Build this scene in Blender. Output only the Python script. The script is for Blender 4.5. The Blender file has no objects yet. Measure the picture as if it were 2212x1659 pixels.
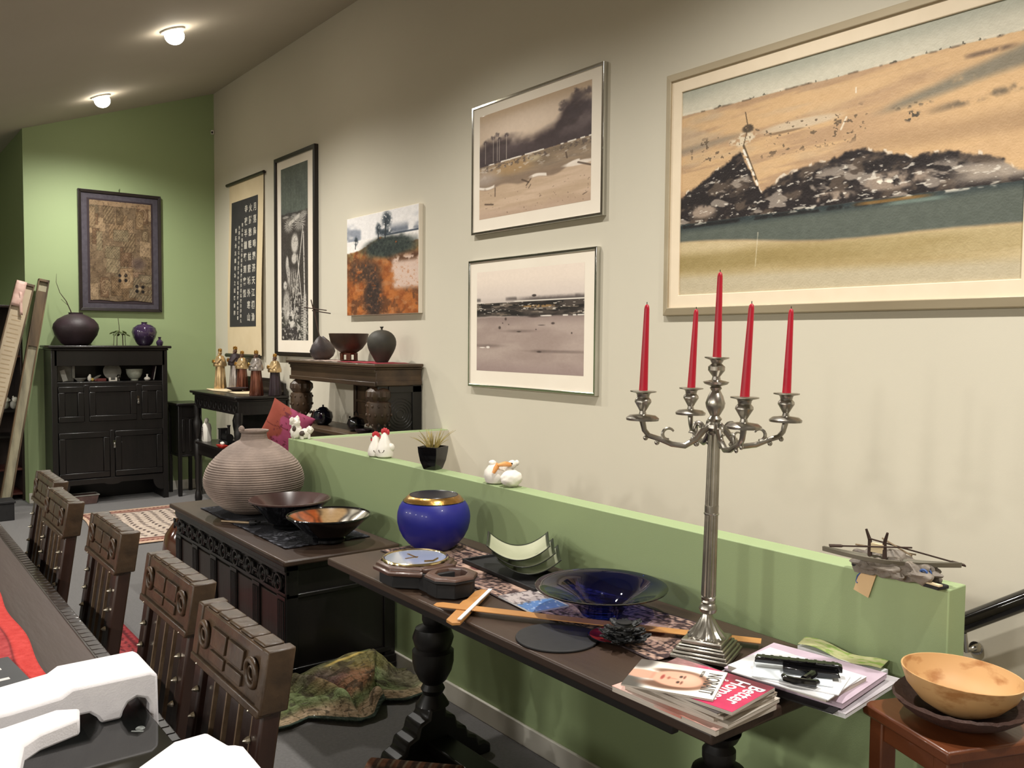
import bpy, bmesh, math, random
import numpy as np
from mathutils import Vector, Matrix, Euler, noise as mnoise
PI = math.pi
SC = bpy.context.scene
COL = SC.collection
random.seed(7)

# ---------------------------------------------------------------- colours / materials
def lin(c):
    return c / 12.92 if c <= 0.04045 else ((c + 0.055) / 1.055) ** 2.4
def hx(h, a=True):
    h = h.lstrip('#')
    v = [lin(int(h[i:i + 2], 16) / 255) for i in (0, 2, 4)]
    return (v[0], v[1], v[2], 1.0)

def _base(name):
    m = bpy.data.materials.new(name); m.use_nodes = True
    nt = m.node_tree
    return m, nt, nt.nodes['Principled BSDF']

def mat(name, h, rough=0.6, metal=0.0, h2=None, scale=6.0, bump=0.0, bscale=60.0, coat=0.0, spec=0.5,
        stretch=(1, 1, 1), sharp=None, trans=0.0, ior=1.45, sheen=0.0):
    m, nt, b = _base(name)
    b.inputs['Base Color'].default_value = hx(h)
    b.inputs['Roughness'].default_value = rough
    b.inputs['Metallic'].default_value = metal
    b.inputs['Specular IOR Level'].default_value = spec
    b.inputs['Coat Weight'].default_value = coat
    b.inputs['Coat Roughness'].default_value = 0.08
    b.inputs['Transmission Weight'].default_value = trans
    b.inputs['IOR'].default_value = ior
    if sheen: b.inputs['Sheen Weight'].default_value = sheen
    tc = nt.nodes.new('ShaderNodeTexCoord')
    mp = nt.nodes.new('ShaderNodeMapping'); mp.inputs['Scale'].default_value = stretch
    nt.links.new(tc.outputs['Object'], mp.inputs['Vector'])
    n = nt.nodes.new('ShaderNodeTexNoise'); n.inputs['Scale'].default_value = scale
    n.inputs['Detail'].default_value = 6.0
    nt.links.new(mp.outputs[0], n.inputs['Vector'])
    r = nt.nodes.new('ShaderNodeValToRGB')
    lo, hi = sharp or (0.3, 0.7)
    r.color_ramp.elements[0].position = lo; r.color_ramp.elements[1].position = hi
    r.color_ramp.elements[0].color = hx(h)
    c2 = hx(h2) if h2 else tuple(min(1, v * 0.9) for v in hx(h)[:3]) + (1,)
    r.color_ramp.elements[1].color = c2
    nt.links.new(n.outputs['Fac'], r.inputs['Fac'])
    nt.links.new(r.outputs['Color'], b.inputs['Base Color'])
    if bump:
        n2 = nt.nodes.new('ShaderNodeTexNoise'); n2.inputs['Scale'].default_value = bscale
        n2.inputs['Detail'].default_value = 4.0
        nt.links.new(mp.outputs[0], n2.inputs['Vector'])
        bp = nt.nodes.new('ShaderNodeBump'); bp.inputs['Strength'].default_value = bump
        bp.inputs['Distance'].default_value = 0.01
        nt.links.new(n2.outputs['Fac'], bp.inputs['Height'])
        nt.links.new(bp.outputs['Normal'], b.inputs['Normal'])
    return m

def wood(name, h, h2, axis='y', rough=0.4, scale=9.0, coat=0.15, bump=0.12):
    st = {'x': (0.12, 1, 1), 'y': (1, 0.12, 1), 'z': (1, 1, 0.12)}[axis]
    return mat(name, h, rough, h2=h2, scale=scale, bump=bump, bscale=scale * 5, coat=coat, stretch=st, sharp=(0.33, 0.68))

def emit(name, h, s):
    m, nt, b = _base(name)
    b.inputs['Base Color'].default_value = hx(h)
    b.inputs['Emission Color'].default_value = hx(h)
    b.inputs['Emission Strength'].default_value = s
    return m

def paintmat(name, rough=0.75, coat=0.0, bump=0.0):
    m, nt, b = _base(name)
    a = nt.nodes.new('ShaderNodeAttribute'); a.attribute_name = 'paint'
    nt.links.new(a.outputs['Color'], b.inputs['Base Color'])
    b.inputs['Roughness'].default_value = rough
    b.inputs['Coat Weight'].default_value = coat
    b.inputs['Coat Roughness'].default_value = 0.03
    b.inputs['Specular IOR Level'].default_value = 0.3
    if bump:
        tc = nt.nodes.new('ShaderNodeTexCoord')
        n = nt.nodes.new('ShaderNodeTexNoise'); n.inputs['Scale'].default_value = 120
        nt.links.new(tc.outputs['Object'], n.inputs['Vector'])
        bp = nt.nodes.new('ShaderNodeBump'); bp.inputs['Strength'].default_value = bump
        bp.inputs['Distance'].default_value = 0.006
        nt.links.new(n.outputs['Fac'], bp.inputs['Height'])
        nt.links.new(bp.outputs['Normal'], b.inputs['Normal'])
    return m

# ---------------------------------------------------------------- object helpers
def props(o, label=None, cat=None, group=None, kind=None):
    if label: o['label'] = label
    if cat: o['category'] = cat
    if group: o['group'] = group
    if kind: o['kind'] = kind
    return o
def thing(name, label, cat, loc=(0, 0, 0), rz=0.0, group=None):
    o = bpy.data.objects.new(name, None); COL.objects.link(o)
    o.location = loc; o.rotation_euler = (0, 0, rz)
    o.empty_display_size = 0.05
    return props(o, label, cat, group)
def dup(root, loc, rz, label, group=None):
    r = root.copy(); COL.objects.link(r); r.location = loc; r.rotation_euler = (0, 0, rz); r['label'] = label
    if group: r['group'] = group
    for ch in list(root.children):
        c = ch.copy(); COL.objects.link(c); c.parent = r
        for g in list(ch.children):
            d = g.copy(); COL.objects.link(d); d.parent = c
    return r

def Rz(a): return Matrix.Rotation(a, 4, 'Z')
def Rx(a): return Matrix.Rotation(a, 4, 'X')
def Ry(a): return Matrix.Rotation(a, 4, 'Y')
def Tr(x, y, z): return Matrix.Translation((x, y, z))

class MB:
    def __init__(s): s.bm = bmesh.new(); s.M = Matrix.Identity(4)
    def v(s, x, y, z): return s.bm.verts.new(s.M @ Vector((x, y, z)))
    def face(s, vs):
        try: return s.bm.faces.new(vs)
        except ValueError: return None
    def box(s, x0, x1, y0, y1, z0, z1):
        p = [s.v(x, y, z) for z in (z0, z1) for x, y in ((x0, y0), (x1, y0), (x1, y1), (x0, y1))]
        for f in ((3, 2, 1, 0), (4, 5, 6, 7), (0, 1, 5, 4), (1, 2, 6, 5), (2, 3, 7, 6), (3, 0, 4, 7)):
            s.face([p[i] for i in f])
        return s
    def cb(s, cx, cy, cz, sx, sy, sz): return s.box(cx - sx / 2, cx + sx / 2, cy - sy / 2, cy + sy / 2, cz - sz / 2, cz + sz / 2)
    def loft(s, rings, cap=True, closed=True):
        R = [[s.v(*p) for p in r] for r in rings]
        n = len(R[0])
        for a, b in zip(R, R[1:]):
            for i in range(n if closed else n - 1):
                j = (i + 1) % n
                s.face([a[i], a[j], b[j], b[i]])
        if cap and closed:
            s.face(R[0][::-1]); s.face(R[-1])
        return s
    def lathe(s, prof, c=(0, 0, 0), seg=32, flute=None, sq=None, cap=True):
        rings = []
        for k, (r, z) in enumerate(prof):
            ring = []
            for i in range(seg):
                a = 2 * PI * i / seg
                rr = max(r, 1e-4)
                if flute and (flute[2] <= z <= flute[3]):
                    rr *= 1 + flute[1] * math.cos(flute[0] * a)
                ring.append((c[0] + rr * math.cos(a), c[1] + rr * math.sin(a), c[2] + z))
            rings.append(ring)
        return s.loft(rings, cap)
    def poly_lathe(s, prof, n, c=(0, 0, 0), rot=0.0, cap=True):
        rings = []
        for r, z in prof:
            rings.append([(c[0] + r * math.cos(rot + 2 * PI * i / n), c[1] + r * math.sin(rot + 2 * PI * i / n), c[2] + z) for i in range(n)])
        return s.loft(rings, cap)
    def tube(s, pts, r, seg=8):
        pts = [Vector(p) for p in pts]; n = len(pts)
        rs = r if isinstance(r, (list, tuple)) else [r] * n
        rings = []; up = Vector((0, 0, 1)); pn = None
        for i, p in enumerate(pts):
            d = (pts[min(i + 1, n - 1)] - pts[max(i - 1, 0)]).normalized()
            if pn is None:
                a = d.cross(up)
                if a.length < 1e-3: a = d.cross(Vector((1, 0, 0)))
                a.normalize()
            else:
                a = (pn - d * pn.dot(d))
                if a.length < 1e-5: a = d.cross(up)
                a.normalize()
            pn = a; b = d.cross(a)
            rings.append([tuple(p + (a * math.cos(2 * PI * k / seg) + b * math.sin(2 * PI * k / seg)) * rs[i]) for k in range(seg)])
        return s.loft(rings)
    def prism(s, pts, a, b, axis='z'):
        f = {'z': lambda p, t: (p[0], p[1], t), 'y': lambda p, t: (p[0], t, p[1]), 'x': lambda p, t: (t, p[0], p[1])}[axis]
        return s.loft([[f(p, a) for p in pts], [f(p, b) for p in pts]])
    def ring(s, c, R, r, axis='z', seg=24, s2=8, a0=0.0, a1=2 * PI):
        full = abs(a1 - a0 - 2 * PI) < 1e-6
        rings = []
        for i in range(seg + (0 if full else 1)):
            t = a0 + (a1 - a0) * i / seg
            row = []
            for k in range(s2):
                q = 2 * PI * k / s2
                u = (R + r * math.cos(q)) * math.cos(t); v = (R + r * math.cos(q)) * math.sin(t); w = r * math.sin(q)
                p = {'z': (u, v, w), 'x': (w, u, v), 'y': (u, w, v)}[axis]
                row.append((c[0] + p[0], c[1] + p[1], c[2] + p[2]))
            rings.append(row)
        if full: rings.append(rings[0])
        s.loft(rings, cap=not full)
        if full: bmesh.ops.remove_doubles(s.bm, verts=s.bm.verts[:], dist=1e-6)
        return s
    def blob(s, c, r, amp=0.0, fr=3.0, seed=0, sub=3, M=None):
        t = bmesh.ops.create_icosphere(s.bm, subdivisions=sub, radius=1.0)
        off = Vector((seed * 3.7, seed * 1.3, seed * 7.1))
        rr = Vector(r) if not isinstance(r, (int, float)) else Vector((r, r, r))
        for v in t['verts']:
            k = 1 + amp * mnoise.noise(v.co * fr + off)
            p = Vector((v.co.x * rr.x * k, v.co.y * rr.y * k, v.co.z * rr.z * k))
            if M is not None: p = M @ p
            v.co = s.M @ (p + Vector(c))
        return s
    def text(s, body, size, M, ext=0.0006, line=1.0, align='CENTER', sx=1.0, bold=False):
        cu = bpy.data.curves.new('tmp_text', 'FONT'); cu.body = body; cu.size = size
        cu.align_x = align; cu.align_y = 'CENTER'; cu.space_line = line; cu.extrude = ext; cu.resolution_u = 2
        if bold: cu.offset = size * 0.02
        o = bpy.data.objects.new('tmp_text', cu); COL.objects.link(o)
        dg = bpy.context.evaluated_depsgraph_get(); dg.update()
        me = bpy.data.meshes.new_from_object(o.evaluated_get(dg))
        me.transform(s.M @ M @ Matrix.Diagonal((sx, 1, 1, 1)))
        s.bm.from_mesh(me)
        bpy.data.objects.remove(o); bpy.data.curves.remove(cu); bpy.data.meshes.remove(me)
        return s
    def build(s, name, m, parent=None, bevel=0.0, smooth=35, seg=2, solid=0.0, keep=False, sub=0):
        if not keep: bmesh.ops.recalc_face_normals(s.bm, faces=s.bm.faces[:])
        me = bpy.data.meshes.new(name); s.bm.to_mesh(me); s.bm.free()
        o = bpy.data.objects.new(name, me); COL.objects.link(o)
        for q in (m if isinstance(m, (list, tuple)) else [m]): me.materials.append(q)
        if smooth:
            me.shade_smooth(); me.set_sharp_from_angle(angle=math.radians(smooth))
        if sub:
            d = o.modifiers.new('Subdivision', 'SUBSURF'); d.levels = sub; d.render_levels = sub
        if solid:
            d = o.modifiers.new('Solidify', 'SOLIDIFY'); d.thickness = solid; d.offset = 0
        if bevel:
            d = o.modifiers.new('Bevel', 'BEVEL'); d.width = bevel; d.segments = seg; d.limit_method = 'ANGLE'
            d.angle_limit = math.radians(40)
        if parent: o.parent = parent
        return o

def structure(name, mb, m, bevel=0.0, **k):
    o = mb.build(name, m, None, bevel, **k); o['kind'] = 'structure'; return o

# ---------------------------------------------------------------- numpy painting of picture surfaces
def vnoise(s, t, fx, fy, seed):
    rng = np.random.RandomState(seed)
    W, Hh = int(fx) + 3, int(fy) + 3
    T = rng.rand(Hh, W)
    x = (s + 4) * fx; y = (t + 4) * fy
    i = np.floor(x).astype(int); j = np.floor(y).astype(int); a = x - i; b = y - j
    i0, i1, j0, j1 = i % W, (i + 1) % W, j % Hh, (j + 1) % Hh
    a = a * a * (3 - 2 * a); b = b * b * (3 - 2 * b)
    return (T[j0, i0] * (1 - a) + T[j0, i1] * a) * (1 - b) + (T[j1, i0] * (1 - a) + T[j1, i1] * a) * b
def fbm(s, t, fx, fy, seed, o=4):
    v = 0; w = 0; k = 1.0
    for q in range(o):
        v = v + k * vnoise(s, t, fx * 2 ** q, fy * 2 ** q, seed + q * 17); w += k; k *= 0.55
    return v / w
def ss(a, b, x):
    t = np.clip((x - a) / (b - a), 0, 1); return t * t * (3 - 2 * t)
def C3(h):
    h = h.lstrip('#'); return np.array([int(h[i:i + 2], 16) / 255 for i in (0, 2, 4)])
def mix(a, b, m):
    a = np.asarray(a, float); b = np.asarray(b, float)
    m = np.asarray(m)[..., None]
    return a * (1 - m) + b * m
def band(x, a, b, e): return ss(a - e, a + e, x) * (1 - ss(b - e, b + e, x))
def ell(s, t, cs, ct, rs, rt, e=0.3):
    d = np.sqrt(((s - cs) / rs) ** 2 + ((t - ct) / rt) ** 2); return 1 - ss(1 - e, 1 + e, d)
def seg(s, t, s0, t0, s1, t1, w, asp=1.0):
    ax, ay = (s1 - s0) * asp, (t1 - t0); px, py = (s - s0) * asp, (t - t0)
    L = ax * ax + ay * ay + 1e-9; k = np.clip((px * ax + py * ay) / L, 0, 1)
    d = np.hypot(px - k * ax, py - k * ay); return 1 - ss(w * 0.6, w * 1.3, d)
def ST(nu, nv): 
    t, s = np.meshgrid(np.linspace(0, 1, nv), np.linspace(0, 1, nu), indexing='ij'); return s, t
def painted(name, P, img, m, parent=None, solid=0.0):
    nv, nu, _ = img.shape
    s, t = ST(nu, nv)
    x, y, z = P(s, t)
    co = np.stack([x + 0 * s, y + 0 * s, z + 0 * s], -1).reshape(-1, 3).astype(np.float32)
    idx = np.arange(nu * nv).reshape(nv, nu)
    f = np.stack([idx[:-1, :-1], idx[1:, :-1], idx[1:, 1:], idx[:-1, 1:]], -1).reshape(-1, 4)
    me = bpy.data.meshes.new(name)
    me.vertices.add(len(co)); me.vertices.foreach_set('co', co.ravel())
    me.loops.add(f.size); me.loops.foreach_set('vertex_index', f.ravel().astype(np.int32))
    me.polygons.add(len(f)); me.polygons.foreach_set('loop_start', np.arange(0, f.size, 4, dtype=np.int32))
    me.update(calc_edges=True)
    c = np.clip(img, 0, 1); c = np.where(c <= 0.04045, c / 12.92, ((c + 0.055) / 1.055) ** 2.4)
    ca = me.color_attributes.new('paint', 'FLOAT_COLOR', 'POINT')
    ca.data.foreach_set('color', np.concatenate([c, np.ones(c.shape[:2] + (1,))], -1).astype(np.float32).ravel())
    me.materials.append(m); me.shade_smooth()
    o = bpy.data.objects.new(name, me); COL.objects.link(o)
    if solid:
        d = o.modifiers.new('Solidify', 'SOLIDIFY'); d.thickness = solid; d.offset = 1
    if parent: o.parent = parent
    return o
# ================================================================ materials
M_wall = mat('wall_stone_paint', '#d0c9b7', 0.75, h2='#ccc5b3', scale=1.2, bump=0.05, bscale=350)
M_green = mat('wall_green_paint', '#98a97c', 0.62, h2='#95a679', scale=1.3, bump=0.05, bscale=350)
M_ceil = mat('ceiling_paint', '#bdb6a8', 0.85, h2='#b9b2a4', scale=1.5)
M_white = mat('white_trim_paint', '#d9d4c8', 0.45, h2='#d5d0c4', scale=3)
M_carpet = mat('grey_carpet', '#6f6c6b', 0.95, h2='#5d5a59', scale=90, bump=0.6, bscale=420, sheen=0.3)
M_dark = wood('dark_oak', '#2a1e19', '#1a120f', 'z', 0.42, 8)
M_darky = wood('dark_oak_long', '#35261e', '#20160f', 'y', 0.4, 8)
M_black_oak = wood('black_oak', '#171312', '#0d0b0a', 'z', 0.4, 8)
M_black_oaky = wood('black_oak_long', '#1d1816', '#100d0c', 'y', 0.36, 8)
M_carved = wood('carved_oak', '#4d3a29', '#2f2118', 'z', 0.42, 12)
M_carvedy = wood('carved_oak_long', '#523f2d', '#33251b', 'y', 0.42, 9)
M_tabletop = wood('dark_table_top', '#443429', '#33261f', 'y', 0.45, 7, coat=0.02)
M_dine = wood('dining_table_top', '#46362f', '#382a24', 'y', 0.5, 6, coat=0.0)
M_gold = mat('antique_gold', '#b08a4a', 0.28, 0.9, h2='#8f6a34', scale=20, bump=0.1)
M_pewter = mat('pewter', '#b4afa6', 0.30, 1.0, h2='#989389', scale=14, bump=0.08, bscale=40)
M_red = mat('red_wax', '#b1122a', 0.38, h2='#a30f26', scale=8)
M_wick = mat('wick', '#3a2a22', 0.9)
M_blackgloss = mat('black_gloss', '#0b0b0d', 0.1, coat=0.4)
M_blackmatt = mat('black_matt', '#1c1b1c', 0.65, h2='#242324', scale=30)
M_foam = mat('white_polystyrene', '#f2eef0', 0.8, h2='#e9e5e8', scale=40, bump=0.12, bscale=300)
M_paper = mat('white_paper', '#e9e9ea', 0.7, h2='#e2e2e4', scale=5)
M_pages = mat('page_edges', '#d8cfc4', 0.8, h2='#a89c90', scale=40, stretch=(0.2, 0.2, 30))
M_cream = mat('cream_paper', '#d9c7a4', 0.8, h2='#d2bf9a', scale=6)
M_chrome = mat('chrome', '#d0cfca', 0.12, 1.0)
M_ceramic = mat('white_ceramic', '#e6e2d8', 0.35, h2='#d6d0c4', scale=10, bump=0.08)
P_matte = paintmat('painted_surface', 0.8)
P_canvas = paintmat('painted_canvas', 0.6, 0.0, 0.25)
P_glazed = paintmat('glazed_print', 0.6, 0.35)
P_cloth = paintmat('woven_cloth', 0.95, 0.0, 0.8)
P_gloss = paintmat('glossy_cover', 0.35, 0.2)

# ================================================================ the room
W, D, HX, HT = 3.197, 9.386, 2.109, 1.005
SL = 0.354
def cz(x): return 4.2 - SL * (W - x)
b = MB()
for x0, x1, y0, y1 in ((-6.2, HX, -2.6, 12.0), (HX, W, -2.6, 1.0), (HX, W, 4.95, 12.0)):
    b.box(x0, x1, y0, y1, -0.12, 0)
structure('floor', b, M_carpet)
b = MB(); b.prism([(-6.2, cz(-0.5)), (-0.5, cz(-0.5)), (W + 0.15, cz(W + 0.15)), (W + 0.15, cz(W + 0.15) + 0.12), (-0.5, cz(-0.5) + 0.12), (-6.2, cz(-0.5) + 0.12)], -2.6, 12.0, 'y')
structure('ceiling', b, M_ceil)
structure('wall_right', MB().box(W, W + 0.12, -2.6, D + 0.12, -2.8, 4.25), M_wall)
b = MB(); b.prism([(1.391, 0), (W, 0), (W, cz(W) + 0.01), (1.391, cz(1.391) + 0.01)], D, D + 0.12, 'y')
structure('wall_back', b, M_green)
b = MB(); b.prism([(-6.2, 0), (1.391, 0), (1.391, cz(1.391) + 0.01), (-0.5, cz(-0.5) + 0.01), (-6.2, cz(-0.5) + 0.01)], 11.7, 11.82, 'y')
b.prism([(D + 0.12, 0), (11.7, 0), (11.7, cz(1.391) + .02), (D + 0.12, cz(1.391) + .02)], 1.391, 1.50, 'x')
structure('wall_hall', b, M_green)
structure('wall_left', MB().box(-6.32, -6.2, -2.6, 12.0, 0, cz(-0.5) + 0.05), M_wall)
b = MB(); b.prism([(-6.2, 0), (W, 0), (W, cz(W)), (-0.5, cz(-0.5)), (-6.2, cz(-0.5))], -2.72, -2.6, 'y')
structure('wall_front', b, M_wall)
# half-height partition round the stairwell
b = MB(); b.box(HX, HX + 0.088, 0.995, 4.93, 0, HT); b.box(HX + 0.088, W, 4.84, 4.93, 0, HT)
structure('wall_partition', b, M_green, bevel=0.003)
b = MB(); b.box(HX + 0.088, W, 4.832, 4.84, -2.8, HT - 0.004); b.box(HX + 0.088, HX + 0.094, 1.0, 4.832, -2.8, HT - 0.004)
b.box(HX, HX + 0.09, 1.0, 4.93, -2.8, -0.12)
structure('wall_stairwell', b, M_wall)
b = MB()
for i in range(15):
    b.box(HX + 0.094, W, 1.0 + 0.255 * i, 1.0 + 0.255 * (i + 1), -0.18 * (i + 1) - 0.18, -0.18 * (i + 1))
structure('staircase', b, M_carpet)
def skirt(name, x0, x1, y0, y1, h=0.1):
    structure(name, MB().box(x0, x1, y0, y1, 0, h), M_white, bevel=0.004)
skirt('baseboard_partition', HX - 0.014, HX, 0.995, 4.93, 0.085)
skirt('baseboard_back', 1.391, W, D - 0.014, D, 0.1)
skirt('baseboard_right', W - 0.014, W, 4.94, D - 0.014, 0.1)
skirt('baseboard_hall', -6.2, 1.391, 11.686, 11.7, 0.1)

# ================================================================ camera
cam = bpy.data.cameras.new('camera'); co = bpy.data.objects.new('camera', cam); COL.objects.link(co)
F, YAW, PITCH, ROLL = 1876.36, 0.65698024, 0.0495658909, -0.00811140782
fw = Vector((math.sin(YAW) * math.cos(PITCH), math.cos(YAW) * math.cos(PITCH), -math.sin(PITCH)))
r0 = Vector((math.cos(YAW), -math.sin(YAW), 0)); d0 = fw.cross(r0)
if d0.z > 0: d0 = -d0
r1 = r0 * math.cos(ROLL) + d0 * math.sin(ROLL); d1 = -r0 * math.sin(ROLL) + d0 * math.cos(ROLL)
co.matrix_world = Matrix(((r1.x, -d1.x, -fw.x, 0), (r1.y, -d1.y, -fw.y, 0), (r1.z, -d1.z, -fw.z, 1.6), (0, 0, 0, 1)))
cam.sensor_width = 36.0; cam.lens = F / 2212 * 36.0; cam.clip_start = 0.02
SC.camera = co

# ================================================================ light
SC.view_settings.view_transform = 'Standard'; SC.view_settings.look = 'None'
SC.view_settings.gamma = 1.0; SC.view_settings.use_curve_mapping = False
SC.view_settings.exposure = 0.06
wd = bpy.data.worlds.new('world'); SC.world = wd; wd.use_nodes = True
wd.node_tree.nodes['Background'].inputs['Color'].default_value = (0.9, 0.8, 0.65, 1)
wd.node_tree.nodes['Background'].inputs['Strength'].default_value = 0.02
WARM = (1.0, 0.965, 0.90)
nrm = Vector((SL, 0, -1)).normalized()
def downlight(x, y, watts, ang=158, z=None, blend=1.0, soft=.05):
    zz = (cz(max(x, -0.5)) if z is None else z) - 0.115
    l = bpy.data.lights.new('downlight_beam', 'SPOT'); l.energy = watts; l.color = WARM
    l.spot_size = math.radians(ang); l.spot_blend = blend; l.shadow_soft_size = soft
    o = bpy.data.objects.new('downlight_beam', l); COL.objects.link(o); o.location = (x, y, zz)
    return o
for y, w in ((-0.03, 300), (2.07, 230), (4.18, 150), (6.285, 250), (8.39, 250)):
    downlight(1.86, y, w)
for x, y, w in ((-3.5, 1.0, 190), (-3.5, -0.6, 170), (-3.5, 3.2, 120), (-3.5, 5.6, 190), (-3.5, 7.8, 170)):
    downlight(x, y, w, 176, None, 0.25, .11)
downlight(0.2, 10.9, 70, 90)
M_lens_bloom = emit('lamp_lens_bloom', '#fff3e0', 30.0)
M_lamp_trim = mat('lamp_trim', '#e8e4dc', 0.4)
tilt = Matrix.Rotation(math.atan(SL), 4, 'Y').inverted()
for i, (y, lab) in enumerate(((6.285, 'round recessed ceiling downlight, the nearer and larger of the two'),
                              (8.39, 'round recessed ceiling downlight, the farther one above the green wall'))):
    t = thing('ceiling_downlight', lab, 'ceiling light', (1.86, y, cz(1.86)), 0, 'recessed ceiling downlights')
    b = MB(); b.M = tilt; b.ring((0, 0, -0.004), 0.075, 0.010); b.build('trim_ring', M_lamp_trim, t)
    b = MB(); b.M = tilt; b.blob((0, 0, -0.040), (0.066, 0.066, 0.058), sub=4); b.build('lamp_lens_bloom', M_lens_bloom, t)  # lens swollen into a glowing ball that stands in for the lamp's bloom
s = thing('wall_sensor', 'small white motion sensor high in the corner of the green wall', 'sensor', (W - 0.02, D - 0.02, 3.79))
b = MB(); b.M = Rz(PI * .75); b.box(-.016, .016, -.012, .012, -.022, .022); b.build('sensor_body', M_white, s, 0.004)
b = MB(); b.blob((-.008, -.008, -.004), (.010, .010, .012)); b.build('sensor_lens', M_blackmatt, s)
# ================================================================ pictures on the long wall
# frame around a rectangle on the long wall: y0 > y1 (left to right as seen), z0 < z1
def wall_rect_frame(y0, y1, z0, z1, w, depth, m, parent, x=W, name='frame', bevel=0.004, lip=0.0):
    b = MB()
    o = [(y0, z0), (y1, z0), (y1, z1), (y0, z1)]; s = -1 if y0 > y1 else 1
    i = [(y0 + s * w, z0 + w), (y1 - s * w, z0 + w), (y1 - s * w, z1 - w), (y0 + s * w, z1 - w)]
    def q(p, d): return (x - d, p[0], p[1])
    for k in range(4):
        j = (k + 1) % 4
        A = [q(o[k], 0), q(o[j], 0), q(i[j], 0), q(i[k], 0)]
        B = [q(o[k], depth - lip), q(o[j], depth - lip), q(i[j], depth), q(i[k], depth)]
        b.loft([A, B])
    bmesh.ops.remove_doubles(b.bm, verts=b.bm.verts[:], dist=1e-5)
    fs = {}
    for f in b.bm.faces: fs.setdefault(tuple(sorted(v.index for v in f.verts)), []).append(f)
    b.bm.verts.index_update(); fs = {}
    for f in b.bm.faces: fs.setdefault(tuple(sorted(v.index for v in f.verts)), []).append(f)
    for k in fs.values():
        if len(k) > 1: bmesh.ops.delete(b.bm, geom=k, context='FACES_ONLY')
    return b.build(name, m, parent, bevel, smooth=30)
def wall_P(y0, y1, z0, z1, x):
    return lambda s, t: (x + 0 * s, y0 + (y1 - y0) * s, z1 + (z0 - z1) * t)

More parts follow.
